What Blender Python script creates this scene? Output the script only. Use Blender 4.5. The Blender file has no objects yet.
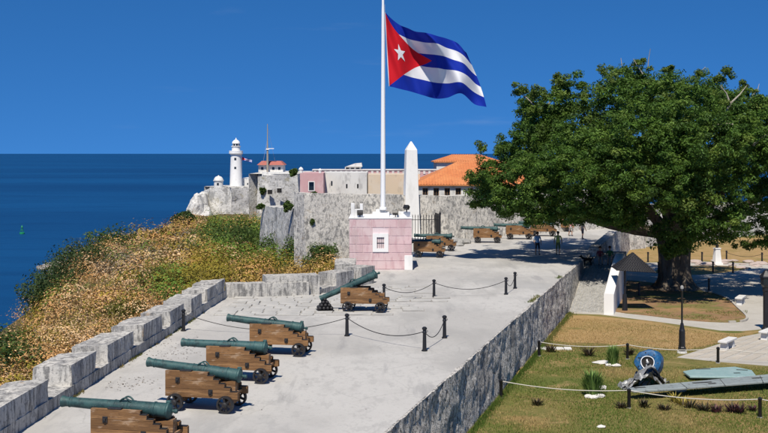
import bpy, bmesh, math, random
import numpy as np
from mathutils import Vector, Matrix
random.seed(7); rng = np.random.default_rng(11)
R = math.radians; PI = math.pi
scene = bpy.context.scene
C = scene.collection

# ------------------------------------------------------------------ camera, sky, sun, exposure
F, CX, HY, EYE = 1100.0, 384.0, 153.5, 7.8      # focal length in photo pixels, horizon row, eye height above terrace
cam_d = bpy.data.cameras.new('camera'); cam = bpy.data.objects.new('camera', cam_d); C.objects.link(cam)
cam_d.sensor_width = 36.0; cam_d.lens = 36.0 * F / 768.0
cam_d.shift_y = -(216.5 - HY) / 768.0
cam_d.clip_start = 0.5; cam_d.clip_end = 300000.0
cam.location = (0, 0, EYE); cam.rotation_euler = (R(90), 0, 0)
scene.camera = cam

SUN_EL, SUN_TRAVEL = R(56), R(11.5)                # light travels away from the camera and to the right
tx, ty, tz = math.sin(SUN_TRAVEL) * math.cos(SUN_EL), math.cos(SUN_TRAVEL) * math.cos(SUN_EL), -math.sin(SUN_EL)
sun_d = bpy.data.lights.new('sun', 'SUN'); sun = bpy.data.objects.new('sun', sun_d); C.objects.link(sun)
sun_d.energy = 4.8; sun_d.angle = R(0.5); sun_d.color = (1.0, 0.93, 0.82)
sun.rotation_euler = Vector((tx, ty, tz)).to_track_quat('-Z', 'Y').to_euler(); sun.location = (-20, -20, 60)

w = bpy.data.worlds.new('World'); scene.world = w; w.use_nodes = True
wn, wl = w.node_tree.nodes, w.node_tree.links
bg = wn['Background']; bg.inputs['Strength'].default_value = 0.125
sky = wn.new('ShaderNodeTexSky'); sky.sky_type = 'NISHITA'; sky.sun_disc = False
sky.sun_elevation = SUN_EL; sky.sun_rotation = math.atan2(-tx, -ty)
sky.altitude = 3500; sky.air_density = 0.9; sky.dust_density = 0.0; sky.ozone_density = 6.0
hs = wn.new('ShaderNodeHueSaturation'); hs.inputs['Saturation'].default_value = 1.22; hs.inputs['Value'].default_value = 1.0
# look the sky up a little higher than the true direction: a clear, dry, deep blue right down to the horizon
wtc = wn.new('ShaderNodeTexCoord'); wmp = wn.new('ShaderNodeVectorMath'); wmp.operation = 'MULTIPLY_ADD'
wmp.inputs[1].default_value = (1, 1, .9); wmp.inputs[2].default_value = (0, 0, .22)
wnm = wn.new('ShaderNodeVectorMath'); wnm.operation = 'NORMALIZE'
wl.new(wtc.outputs['Generated'], wmp.inputs[0]); wl.new(wmp.outputs[0], wnm.inputs[0]); wl.new(wnm.outputs[0], sky.inputs['Vector'])
wl.new(sky.outputs[0], hs.inputs['Color'])
cm = wn.new('ShaderNodeMapping'); cm.inputs['Scale'].default_value = (2.2, 2.2, 16); cm.inputs['Location'].default_value = (3.1, .4, 1.7); wl.new(wtc.outputs['Generated'], cm.inputs['Vector'])
cn_ = wn.new('ShaderNodeTexNoise'); cn_.inputs['Scale'].default_value = 2.4; cn_.inputs['Detail'].default_value = 7; wl.new(cm.outputs[0], cn_.inputs['Vector'])
cr_ = wn.new('ShaderNodeMapRange'); cr_.interpolation_type = 'SMOOTHSTEP'; cr_.inputs['From Min'].default_value = .62; cr_.inputs['From Max'].default_value = .82; cr_.inputs['To Max'].default_value = .13; wl.new(cn_.outputs['Fac'], cr_.inputs['Value'])
cx2 = wn.new('ShaderNodeMix'); cx2.data_type = 'RGBA'; wl.new(cr_.outputs[0], cx2.inputs['Factor']); wl.new(hs.outputs[0], cx2.inputs['A']); cx2.inputs['B'].default_value = (4.5, 4.8, 5.2, 1); wl.new(cx2.outputs['Result'], bg.inputs['Color'])

scene.view_settings.view_transform = 'Standard'; scene.view_settings.look = 'None'
scene.view_settings.exposure = 0.16; scene.view_settings.gamma = 1.0

# ------------------------------------------------------------------ helpers
def G(px, py, z=0.0):
    d = F * (EYE - z) / (py - HY)
    return Vector(((px - CX) * d / F, d, z))
def P(px, py, d):                                  # a pixel at a known distance
    return Vector(((px - CX) * d / F, d, EYE - (py - HY) * d / F))

def tag(o, label=None, cat=None, group=None, kind=None):
    if label: o['label'] = label
    if cat: o['category'] = cat
    if group: o['group'] = group
    if kind: o['kind'] = kind
    return o
def thing(name, label, cat, loc=(0, 0, 0), rz=0.0, group=None):
    o = bpy.data.objects.new(name, None); C.objects.link(o)
    o.location = loc; o.rotation_euler = (0, 0, rz); o.empty_display_size = 0.2
    return tag(o, label, cat, group)
def copy_tree(o, parent=None):
    c = o.copy(); C.objects.link(c)
    if parent: c.parent = parent
    for ch in o.children: copy_tree(ch, c)
    return c

def hash3(i, j, k, s=0):
    h = (i * 374761393 + j * 668265263 + k * 2147483647 + s * 1274126177) & 0xffffffff
    h = ((h ^ (h >> 13)) * 1274126177) & 0xffffffff
    h = (h ^ (h >> 16)) & 0xffffffff
    return h / 4294967295.0
def vnoise(p, s=0):
    p = np.asarray(p, float); i = np.floor(p).astype(np.int64); f = p - i; f = f * f * (3 - 2 * f)
    out = 0
    for a in (0, 1):
        for b in (0, 1):
            for c in (0, 1):
                wgt = (f[:, 0] if a else 1 - f[:, 0]) * (f[:, 1] if b else 1 - f[:, 1]) * (f[:, 2] if c else 1 - f[:, 2])
                out = out + wgt * hash3(i[:, 0] + a, i[:, 1] + b, i[:, 2] + c, s)
    return out * 2 - 1
def fbm(p, oct=4, s=0):
    p = np.asarray(p, float); o = 0; amp = 1; tot = 0
    for k in range(oct):
        o = o + amp * vnoise(p * 2 ** k + 17.3 * k, s + k); tot += amp; amp *= .5
    return o / tot

class MB:
    def __init__(s): s.v = []; s.f = []; s.m = []
    def add(s, vs, fs, m=0):
        n = len(s.v); s.v += [tuple(v) for v in vs]; s.f += [tuple(n + i for i in f) for f in fs]; s.m += [m] * len(fs); return s
    def box(s, a, b, m=0, jit=0.0, M=None):
        x0, y0, z0 = a; x1, y1, z1 = b
        vs = [Vector(p) for p in ((x0,y0,z0),(x1,y0,z0),(x1,y1,z0),(x0,y1,z0),(x0,y0,z1),(x1,y0,z1),(x1,y1,z1),(x0,y1,z1))]
        if jit: vs = [v + Vector([random.uniform(-jit, jit) for _ in range(3)]) for v in vs]
        if M is not None: vs = [M @ v for v in vs]
        return s.add(vs, [(3,2,1,0),(4,5,6,7),(0,1,5,4),(1,2,6,5),(2,3,7,6),(3,0,4,7)], m)
    def lathe(s, prof, n=16, m=0, M=None, axis='z'):   # prof: (radius, height)
        vs = []; fs = []
        for r, h in prof:
            for k in range(n):
                a = 2 * PI * k / n
                v = Vector((r * math.cos(a), r * math.sin(a), h))
                if axis == 'x': v = Vector((h, r * math.cos(a), r * math.sin(a)))
                if M is not None: v = M @ v
                vs.append(v)
        for i in range(len(prof) - 1):
            for k in range(n):
                k2 = (k + 1) % n
                fs.append((i*n+k, i*n+k2, (i+1)*n+k2, (i+1)*n+k))
        fs.append(tuple(range(n - 1, -1, -1))); fs.append(tuple((len(prof)-1)*n + k for k in range(n)))
        return s.add(vs, fs, m)
    def tube(s, pts, rad, n=8, m=0):
        pts = [Vector(p) for p in pts]
        rs = rad if hasattr(rad, '__len__') else [rad] * len(pts)
        vs = []; fs = []; up = None
        for i, p in enumerate(pts):
            t = (pts[min(i+1, len(pts)-1)] - pts[max(i-1, 0)])
            if t.length < 1e-9: t = Vector((0,0,1))
            t.normalize()
            if up is None: up = Vector((1,0,0)) if abs(t.x) < .8 else Vector((0,1,0))
            u = (up - t * up.dot(t)); u.normalize(); up = u; q = t.cross(u)
            for k in range(n):
                a = 2*PI*k/n; vs.append(p + (u * math.cos(a) + q * math.sin(a)) * rs[i])
        for i in range(len(pts) - 1):
            for k in range(n):
                k2 = (k+1) % n; fs.append((i*n+k, i*n+k2, (i+1)*n+k2, (i+1)*n+k))
        fs.append(tuple(range(n-1, -1, -1))); fs.append(tuple((len(pts)-1)*n+k for k in range(n)))
        return s.add(vs, fs, m)
    def prism(s, poly, z0, z1, m=0, M=None):           # poly: ccw (x,y)
        n = len(poly)
        vs = [Vector((x, y, z0)) for x, y in poly] + [Vector((x, y, z1)) for x, y in poly]
        if M is not None: vs = [M @ v for v in vs]
        fs = [tuple(range(n-1, -1, -1)), tuple(range(n, 2*n))] + [(i, (i+1)%n, n+(i+1)%n, n+i) for i in range(n)]
        return s.add(vs, fs, m)
    def build(s, name, mat, parent=None, smooth=False, bevel=0.0, loc=None):
        me = bpy.data.meshes.new(name); me.from_pydata(s.v, [], s.f)
        for x in (mat if isinstance(mat, (list, tuple)) else [mat]): me.materials.append(x)
        me.polygons.foreach_set('material_index', s.m)
        bm = bmesh.new(); bm.from_mesh(me)
        bmesh.ops.recalc_face_normals(bm, faces=bm.faces)
        big = [f for f in bm.faces if len(f.verts) > 12 and not smooth]
        if big: bmesh.ops.triangulate(bm, faces=big)
        if bevel: bmesh.ops.bevel(bm, geom=list(bm.edges), offset=bevel, segments=1, affect='EDGES')
        bm.to_mesh(me); bm.free()
        if smooth:
            me.polygons.foreach_set('use_smooth', [True] * len(me.polygons))
            me.set_sharp_from_angle(angle=R(38))
        o = bpy.data.objects.new(name, me); C.objects.link(o)
        if parent: o.parent = parent
        if loc is not None: o.location = loc
        return o

def np_mesh(name, V, Q, mat, parent=None, col=None, smooth=False, mi=None):
    """quads or tris from numpy arrays"""
    me = bpy.data.meshes.new(name); V = np.asarray(V, np.float32); Q = np.asarray(Q, np.int32); k = Q.shape[1]
    me.vertices.add(len(V)); me.vertices.foreach_set('co', V.ravel())
    me.loops.add(Q.size); me.loops.foreach_set('vertex_index', Q.ravel())
    me.polygons.add(len(Q)); me.polygons.foreach_set('loop_start', np.arange(0, Q.size, k, dtype=np.int32))
    for x in (mat if isinstance(mat, (list, tuple)) else [mat]): me.materials.append(x)
    if mi is not None: me.polygons.foreach_set('material_index', np.asarray(mi, np.int32))
    if smooth: me.polygons.foreach_set('use_smooth', [True] * len(Q))
    me.update(calc_edges=True)
    if col is not None:
        a = me.color_attributes.new('tint', 'FLOAT_COLOR', 'POINT')
        a.data.foreach_set('color', np.asarray(col, np.float32).ravel())
    o = bpy.data.objects.new(name, me); C.objects.link(o)
    if parent: o.parent = parent
    return o
def grid_mesh(name, X, Y, Z, mat, parent=None, smooth=True):
    n, m = X.shape
    V = np.stack([X, Y, Z], -1).reshape(-1, 3); idx = np.arange(n*m).reshape(n, m)
    Q = np.stack([idx[:-1,:-1], idx[1:,:-1], idx[1:,1:], idx[:-1,1:]], -1).reshape(-1, 4)
    return np_mesh(name, V, Q, mat, parent, smooth=smooth)

# ------------------------------------------------------------------ materials
def mat(name, base, layers=(), rough=.85, bump=(), metallic=0.0, spec=.4, attr=False, trans=0.0, coord='Object', rand=0.0, wave=None):
    """base colour plus noise layers (scale, stretch, lo, hi, colour, amount); bump: (scale, stretch, strength, distance)"""
    m = bpy.data.materials.new(name); m.use_nodes = True
    N, L = m.node_tree.nodes, m.node_tree.links; b = N['Principled BSDF']
    b.inputs['Roughness'].default_value = rough; b.inputs['Metallic'].default_value = metallic
    b.inputs['Specular IOR Level'].default_value = spec
    tc = N.new('ShaderNodeTexCoord'); src = tc.outputs[coord]
    if coord == 'World':
        pass
    def noise(scale, stretch, seed, detail=6, ro=.6, typ='n'):
        mp = N.new('ShaderNodeMapping'); L.new(src, mp.inputs['Vector'])
        mp.inputs['Scale'].default_value = stretch; mp.inputs['Location'].default_value = (seed*3.7, seed*1.9, seed*5.1)
        if typ == 'v':
            t = N.new('ShaderNodeTexVoronoi'); t.inputs['Scale'].default_value = scale
            L.new(mp.outputs[0], t.inputs['Vector']); return t.outputs['Distance']
        t = N.new('ShaderNodeTexNoise'); t.inputs['Scale'].default_value = scale
        t.inputs['Detail'].default_value = detail; t.inputs['Roughness'].default_value = ro
        L.new(mp.outputs[0], t.inputs['Vector']); return t.outputs['Fac']
    if attr:
        a = N.new('ShaderNodeAttribute'); a.attribute_name = 'tint'; cur = a.outputs['Color']
    else:
        c = N.new('ShaderNodeRGB'); c.outputs[0].default_value = (*base, 1); cur = c.outputs[0]
    if rand:
        oi = N.new('ShaderNodeObjectInfo'); mr = N.new('ShaderNodeMapRange')
        mr.inputs['To Min'].default_value = 1 - rand; mr.inputs['To Max'].default_value = 1 + rand
        L.new(oi.outputs['Random'], mr.inputs['Value'])
        hv = N.new('ShaderNodeHueSaturation'); L.new(cur, hv.inputs['Color']); L.new(mr.outputs[0], hv.inputs['Value']); cur = hv.outputs[0]
    for i, (sc, st, lo, hi, colr, amt) in enumerate(layers):
        f = noise(sc, st, i + 1)
        mr = N.new('ShaderNodeMapRange'); mr.interpolation_type = 'SMOOTHSTEP'
        mr.inputs['From Min'].default_value = lo; mr.inputs['From Max'].default_value = hi; mr.inputs['To Max'].default_value = amt
        L.new(f, mr.inputs['Value'])
        mx = N.new('ShaderNodeMix'); mx.data_type = 'RGBA'; L.new(mr.outputs[0], mx.inputs['Factor'])
        L.new(cur, mx.inputs['A']); mx.inputs['B'].default_value = (*colr, 1); cur = mx.outputs['Result']
    L.new(cur, b.inputs['Base Color'])
    prev = None
    for i, bb in enumerate(bump):
        sc, st, s_, dist = bb[:4]
        bn = N.new('ShaderNodeBump'); bn.inputs['Strength'].default_value = s_; bn.inputs['Distance'].default_value = dist
        L.new(noise(sc, st, i + 9, 8, .65, bb[4] if len(bb) > 4 else 'n'), bn.inputs['Height'])
        if prev: L.new(prev, bn.inputs['Normal'])
        prev = bn.outputs['Normal']
    if prev: L.new(prev, b.inputs['Normal'])
    if trans:
        tr = N.new('ShaderNodeBsdfTranslucent'); L.new(cur, tr.inputs['Color'])
        ms = N.new('ShaderNodeMixShader'); ms.inputs[0].default_value = trans
        L.new(b.outputs[0], ms.inputs[1]); L.new(tr.outputs[0], ms.inputs[2])
        L.new(ms.outputs[0], N['Material Output'].inputs['Surface'])
    return m
U = (1, 1, 1)
M = {}
M['concrete'] = mat('terrace_concrete', (.48, .465, .435), [
    (.10, U, .42, .60, (.395, .38, .355), .85), (.35, (1, .35, 1), .5, .66, (.335, .325, .305), .75), (1.6, (1, .5, 1), .55, .75, (.46, .445, .41), .6),
    (.5, (1.8, .25, 1), .60, .72, (.26, .255, .25), .6), (3, (1, .4, 1), .52, .64, (.37, .36, .34), .55), (.22, (1, .5, 1), .56, .66, (.33, .325, .31), .6), (6, U, .56, .70, (.34, .33, .31), .55), (30, U, .56, .70, (.29, .28, .26), .45)],
    rough=.9, bump=[(7, U, .25, .03), (60, U, .2, .004)], spec=.2)
def add_cracks(m):
    N, L = m.node_tree.nodes, m.node_tree.links; b = N['Principled BSDF']; lk = b.inputs['Base Color'].links[0]; cur = lk.from_socket; L.remove(lk)
    tc = N.new('ShaderNodeTexCoord')
    wn_ = N.new('ShaderNodeTexNoise'); wn_.inputs['Scale'].default_value = 1.3; wn_.inputs['Detail'].default_value = 5; L.new(tc.outputs['Object'], wn_.inputs['Vector'])
    ad = N.new('ShaderNodeVectorMath'); ad.operation = 'MULTIPLY_ADD'; L.new(wn_.outputs['Color'], ad.inputs[0]); ad.inputs[1].default_value = (.5, .5, 0); L.new(tc.outputs['Object'], ad.inputs[2])
    for sc, st, wd, amt, colr in ((.42, (1, .6, 0), .012, .30, (.22, .215, .2)), (1.1, (1, .55, 0), .010, .16, (.22, .215, .2))):
        mp = N.new('ShaderNodeMapping'); mp.inputs['Scale'].default_value = st; mp.inputs['Rotation'].default_value = (0, 0, .28); L.new(ad.outputs[0], mp.inputs['Vector'])
        vo = N.new('ShaderNodeTexVoronoi'); vo.feature = 'DISTANCE_TO_EDGE'; vo.inputs['Scale'].default_value = sc; L.new(mp.outputs[0], vo.inputs['Vector'])
        mr = N.new('ShaderNodeMapRange'); mr.inputs['From Max'].default_value = wd; mr.inputs['To Min'].default_value = amt; mr.inputs['To Max'].default_value = 0; L.new(vo.outputs['Distance'], mr.inputs['Value'])
        nm = N.new('ShaderNodeTexNoise'); nm.inputs['Scale'].default_value = .35; L.new(tc.outputs['Object'], nm.inputs['Vector'])
        mm = N.new('ShaderNodeMapRange'); mm.inputs['From Min'].default_value = .42; mm.inputs['From Max'].default_value = .58; L.new(nm.outputs['Fac'], mm.inputs['Value'])
        mu = N.new('ShaderNodeMath'); mu.operation = 'MULTIPLY'; L.new(mr.outputs[0], mu.inputs[0]); L.new(mm.outputs[0], mu.inputs[1])
        mx = N.new('ShaderNodeMix'); mx.data_type = 'RGBA'; L.new(mu.outputs[0], mx.inputs['Factor']); L.new(cur, mx.inputs['A']); mx.inputs['B'].default_value = (*colr, 1); cur = mx.outputs['Result']
    L.new(cur, b.inputs['Base Color'])
add_cracks(M['concrete'])
M['paver'] = mat('paving_stone', (.47, .455, .42), [(.6, U, .4, .65, (.36, .355, .34), .8), (5, U, .52, .7, (.30, .29, .26), .6), (2, U, .6, .75, (.5, .47, .38), .5)],
    rough=.92, bump=[(9, U, .3, .02)], spec=.2, rand=.09)
M['plaster'] = mat('weathered_white_stone', (.55, .525, .475), [
    (.6, U, .42, .60, (.42, .41, .385), .8), (1.5, (1.4, 1.4, .25), .46, .60, (.24, .235, .23), .75), (4, (1.5, 1.5, .3), .50, .62, (.10, .10, .10), .75), (9, U, .52, .64, (.16, .155, .15), .6),
    (20, U, .56, .68, (.66, .64, .6), .5), (1.3, U, .64, .72, (.42, .29, .17), .5)], rough=.95, bump=[(5, U, .6, .06), (30, U, .45, .012)], spec=.12)
M['rubble'] = mat('retaining_wall_rubble', (.72, .675, .61), [
    (1.3, (1, 1, .8), .42, .60, (.58, .55, .50), .8), (4, U, .46, .60, (.86, .81, .73), .8), (3, (1, 1, .6), .55, .65, (.24, .235, .23), .7), (11, (1, 1, .65), .52, .59, (.075, .075, .077), .85),
    (28, U, .52, .60, (.10, .10, .10), .75), (.35, (1, 1, .8), .57, .68, (.13, .132, .14), .6), (.9, (1, 1, .25), .64, .72, (.34, .27, .15), .5)], rough=.95, bump=[(5, U, .9, .12), (18, U, .8, .05)], spec=.1)
M['fort'] = mat('fort_stone', (.68, .645, .58), [
    (.12, U, .42, .6, (.56, .535, .49), .8), (.5, (1, 1, .7), .47, .62, (.76, .72, .64), .7), (1.3, (1, 1, .7), .54, .66, (.27, .26, .25), .65), (5, (1, 1, .5), .52, .62, (.20, .195, .185), .55),
    (3.2, (1, 1, .7), .52, .62, (.13, .13, .13), .65), (1.8, U, .6, .68, (.38, .31, .22), .45), (7, U, .55, .65, (.24, .24, .24), .5)], rough=.95, bump=[(2.2, U, .6, .15), (9, U, .5, .05)], spec=.1)
M['cliff'] = mat('sea_fort_stone', (.62, .605, .565), [
    (.07, U, .42, .6, (.52, .51, .485), .8), (.35, (1, 1, .5), .5, .62, (.30, .30, .29), .8), (1.1, U, .53, .64, (.20, .19, .165), .75), (.25, U, .58, .68, (.30, .27, .17), .6)],
    rough=.95, bump=[(.7, U, .7, .5), (3, U, .5, .15)], spec=.1)
M['pink'] = mat('pink_painted_block', (.58, .41, .41), [(.7, U, .4, .62, (.63, .50, .49), .8), (3, (1, 1, .3), .50, .64, (.50, .32, .33), .75), (1.5, (1, 1, .25), .58, .68, (.42, .30, .29), .5), (9, U, .58, .7, (.66, .52, .52), .5)],
    rough=.9, bump=[(20, U, .2, .01)], spec=.2, rand=.10)
M['pinkmortar'] = mat('pink_mortar', (.70, .58, .58), [(4, U, .5, .7, (.6, .4, .4), .6)], rough=.95)
M['white'] = mat('white_limewash', (.78, .77, .74), [(1.3, (1, 1, .4), .5, .7, (.62, .61, .58), .6), (8, U, .6, .74, (.5, .48, .44), .4)], rough=.85, bump=[(25, U, .15, .01)], spec=.25)
M['whitefar'] = mat('far_white_wall', (.68, .67, .63), [(.3, (1, 1, .3), .46, .62, (.52, .51, .49), .7), (1.4, (1, 1, .4), .53, .65, (.34, .33, .32), .6)], rough=.9)
M['pinkfar'] = mat('far_pink_wall', (.55, .33, .33), [(.4, U, .45, .62, (.60, .44, .43), .7), (2, U, .55, .68, (.42, .26, .26), .5)], rough=.9)
M['cream'] = mat('far_cream_wall', (.62, .50, .36), [(.4, U, .45, .62, (.64, .56, .45), .7), (2, (1, 1, .4), .55, .68, (.42, .35, .27), .5)], rough=.9)
M['roof'] = mat('orange_roof_tile', (.52, .175, .06), [(.5, U, .42, .62, (.58, .23, .085), .8), (3, U, .52, .66, (.38, .12, .05), .7), (9, U, .55, .66, (.62, .32, .15), .5)], rough=.85, bump=[(3.5, (1, .15, 1), .5, .1)])
M['polew'] = mat('white_pole_paint', (.80, .80, .79), [(1.5, (1, 1, .3), .6, .75, (.66, .65, .63), .5)], rough=.5)
M['wood'] = mat('oiled_wood', (.21, .108, .043), [(1.6, (.5, 1, 3.5), .45, .62, (.29, .16, .07), .75), (7, (.25, 1, 6), .48, .62, (.10, .05, .024), .85), (3, (.6, 1, 2), .56, .68, (.38, .27, .18), .7), (12, (.5, 1, 2), .6, .68, (.05, .03, .02), .6)],
    rough=.75, bump=[(10, (.2, 1, 6), .4, .012)], spec=.3, rand=.3)
M['bronze'] = mat('verdigris_bronze', (.026, .070, .072), [(1.8, U, .42, .62, (.045, .105, .10), .8), (6, U, .5, .66, (.018, .040, .043), .8), (18, U, .57, .68, (.10, .165, .145), .55), (3, U, .62, .72, (.055, .04, .03), .6), (40, U, .6, .7, (.14, .20, .17), .4)],
    rough=.58, metallic=.15, spec=.4, bump=[(25, U, .25, .006)], rand=.38)
M['iron'] = mat('black_iron', (.018, .018, .02), [(7, U, .52, .7, (.05, .04, .034), .7), (20, U, .6, .7, (.09, .05, .03), .4)], rough=.55, spec=.4, bump=[(30, U, .2, .004)])
M['ironp'] = mat('black_painted_iron', (.012, .012, .014), [(5, U, .55, .7, (.03, .03, .03), .6)], rough=.42, spec=.5)
M['dark'] = mat('dark_opening', (.02, .018, .017), rough=.9)
M['rope'] = mat('pale_rope', (.55, .52, .45), [(30, U, .5, .7, (.4, .37, .3), .6)], rough=.9)
M['soil'] = mat('scrub_soil', (.13, .09, .045), [(.2, U, .42, .6, (.17, .12, .055), .8), (1.2, U, .5, .66, (.06, .065, .025), .8), (5, U, .55, .7, (.22, .16, .085), .6)], rough=.97, bump=[(3, U, .8, .2), (14, U, .7, .05)], spec=.1)
M['lawn'] = mat('dry_lawn', (.20, .17, .058), [
    (.10, (1, 1.4, 1), .44, .58, (.095, .130, .028), .9), (.22, (1, .8, 1), .53, .62, (.33, .215, .095), .85), (.9, U, .52, .64, (.13, .14, .038), .6), (.7, U, .57, .68, (.36, .25, .12), .7),
    (4, U, .52, .66, (.055, .075, .016), .55), (16, U, .5, .66, (.27, .20, .095), .45), (45, U, .52, .66, (.05, .055, .018), .5)], rough=.97, bump=[(9, U, .6, .06), (60, U, .6, .03)], spec=.1)
M['drylawn'] = mat('parched_grass', (.37, .245, .11), [(.15, U, .44, .6, (.29, .205, .08), .8), (.4, U, .54, .66, (.17, .16, .05), .75), (2, U, .52, .68, (.44, .31, .155), .7), (30, U, .5, .66, (.14, .1, .04), .5)],
    rough=.97, bump=[(10, U, .5, .05), (60, U, .6, .03)], spec=.1)
M['earth'] = mat('tree_bed_earth', (.25, .155, .085), [(.4, U, .44, .62, (.33, .20, .10), .8), (.6, U, .48, .58, (.16, .16, .05), .8), (1.2, U, .54, .66, (.13, .145, .045), .75), (6, U, .55, .7, (.12, .07, .04), .6)], rough=.97, bump=[(8, U, .6, .05)], spec=.1)
M['path'] = mat('pale_path', (.44, .415, .37), [(.3, U, .42, .62, (.38, .355, .31), .8), (2.5, U, .5, .68, (.48, .455, .41), .6), (14, U, .56, .7, (.30, .275, .23), .55)], rough=.95, bump=[(20, U, .3, .015)], spec=.15)
M['patio'] = mat('patio_slab', (.46, .415, .35), [(.7, U, .42, .62, (.40, .36, .30), .8), (6, U, .55, .7, (.33, .295, .25), .5)], rough=.95, bump=[(18, U, .3, .01)], spec=.15, rand=.07)
M['cobble'] = mat('grey_cobble', (.33, .325, .31), [(3, U, .42, .62, (.24, .235, .22), .8), (12, U, .55, .7, (.42, .41, .39), .6)], rough=.9, bump=[(20, U, .3, .01)], spec=.2)
M['benchc'] = mat('bench_concrete', (.62, .61, .58), [(3, U, .5, .68, (.5, .49, .46), .6)], rough=.9, spec=.2)
M['bark'] = mat('ficus_bark', (.125, .10, .075), [(2, (1, 1, .25), .44, .62, (.19, .16, .125), .8), (7, (1, 1, .2), .52, .66, (.06, .047, .035), .8)], rough=.95, bump=[(5, (1, 1, .2), .8, .08)], spec=.1)
M['twig'] = mat('pale_bare_twig', (.36, .31, .25), [(3, U, .5, .7, (.26, .22, .17), .7)], rough=.9)
M['leaf'] = mat('leaf', (.06, .09, .02), attr=True, rough=.6, spec=.25, trans=.34)
M['scrub'] = mat('scrub_leaf', (.2, .12, .05), attr=True, rough=.9, spec=.06, trans=.1)
M['rockw'] = mat('pale_stone', (.62, .60, .56), [(4, U, .5, .7, (.48, .46, .42), .7)], rough=.9, bump=[(8, U, .4, .03)])
M['pinkrock'] = mat('pinkish_stone', (.42, .34, .30), [(3, U, .5, .7, (.5, .44, .4), .7)], rough=.9)
M['shorerock'] = mat('shore_rock', (.36, .33, .30), [(.6, U, .45, .62, (.24, .2, .16), .8), (2, U, .55, .7, (.45, .40, .34), .6)], rough=.95, bump=[(1.5, U, .8, .3)])
M['bluemetal'] = mat('blue_painted_metal', (.012, .085, .21), [(3, U, .48, .62, (.02, .15, .33), .8), (9, U, .56, .66, (.16, .19, .21), .6), (4, U, .54, .62, (.010, .018, .03), .85), (16, U, .6, .68, (.3, .33, .34), .5)], rough=.5, bump=[(6, U, .3, .02)])
M['scrap'] = mat('scrap_aluminium', (.34, .35, .35), [(3, U, .45, .62, (.19, .19, .18), .8), (8, U, .55, .66, (.09, .08, .075), .7), (2, U, .6, .7, (.30, .23, .17), .6)], rough=.5, metallic=.4, bump=[(7, U, .6, .05)])
M['teal'] = mat('pale_teal_metal', (.27, .40, .39), [(2, U, .45, .65, (.34, .45, .44), .7), (8, U, .58, .68, (.2, .28, .27), .6), (14, U, .66, .74, (.08, .08, .08), .6)], rough=.5, metallic=.1)
M['greym'] = mat('grey_wing_metal', (.31, .35, .34), [(1.2, U, .45, .65, (.38, .43, .42), .7), (6, U, .54, .66, (.15, .155, .15), .7), (14, U, .58, .68, (.4, .41, .4), .5)], rough=.5, metallic=.25)
M['emblem'] = mat('white_paint', (.75, .76, .76), [(6, U, .55, .7, (.5, .52, .54), .6)], rough=.6)
M['redroof'] = mat('station_red_roof', (.40, .13, .10), [(.8, U, .5, .7, (.3, .11, .09), .6)], rough=.9)
M['green'] = mat('buoy_green', (.01, .22, .09), rough=.5)
M['glassd'] = mat('dark_glass', (.015, .02, .025), rough=.15, spec=.6)

def sea_material():
    m = bpy.data.materials.new('sea_water'); m.use_nodes = True
    N, L = m.node_tree.nodes, m.node_tree.links; b = N['Principled BSDF']
    tc = N.new('ShaderNodeTexCoord')
    def nz(sc, st, det=6):
        mp = N.new('ShaderNodeMapping'); mp.inputs['Scale'].default_value = st; L.new(tc.outputs['Object'], mp.inputs['Vector'])
        t = N.new('ShaderNodeTexNoise'); t.inputs['Scale'].default_value = sc; t.inputs['Detail'].default_value = det
        L.new(mp.outputs[0], t.inputs['Vector']); return t.outputs['Fac']
    r = N.new('ShaderNodeValToRGB'); r.color_ramp.elements[0].position = .28; r.color_ramp.elements[1].position = .74
    r.color_ramp.elements[0].color = (.0035, .040, .125, 1); r.color_ramp.elements[1].color = (.006, .068, .19, 1)
    L.new(nz(.004, (.25, 1, 1)), r.inputs[0])
    r2 = N.new('ShaderNodeMix'); r2.data_type = 'RGBA'; mr = N.new('ShaderNodeMapRange')
    mr.inputs['From Min'].default_value = .5; mr.inputs['From Max'].default_value = .7; mr.inputs['To Max'].default_value = .5
    L.new(nz(.05, (.3, 1, 1)), mr.inputs['Value']); L.new(mr.outputs[0], r2.inputs['Factor'])
    L.new(r.outputs[0], r2.inputs['A']); r2.inputs['B'].default_value = (.003, .034, .11, 1)
    L.new(r2.outputs['Result'], b.inputs['Base Color'])
    b.inputs['Roughness'].default_value = .45; b.inputs['Specular IOR Level'].default_value = .12
    bp = N.new('ShaderNodeBump'); bp.inputs['Strength'].default_value = 1.0; bp.inputs['Distance'].default_value = .9
    L.new(nz(.16, (.6, 1, 1), 8), bp.inputs['Height']); L.new(bp.outputs[0], b.inputs['Normal'])
    return m
M['sea'] = sea_material()

# ------------------------------------------------------------------ the large setting
SEA = -35.0
LOW = -2.5
mb = MB(); mb.add([(-150000, -200, SEA), (150000, -200, SEA), (150000, 150000, SEA), (-150000, 150000, SEA)], [(0, 1, 2, 3)])
tag(mb.build('sea', M['sea']), kind='structure')

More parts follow.
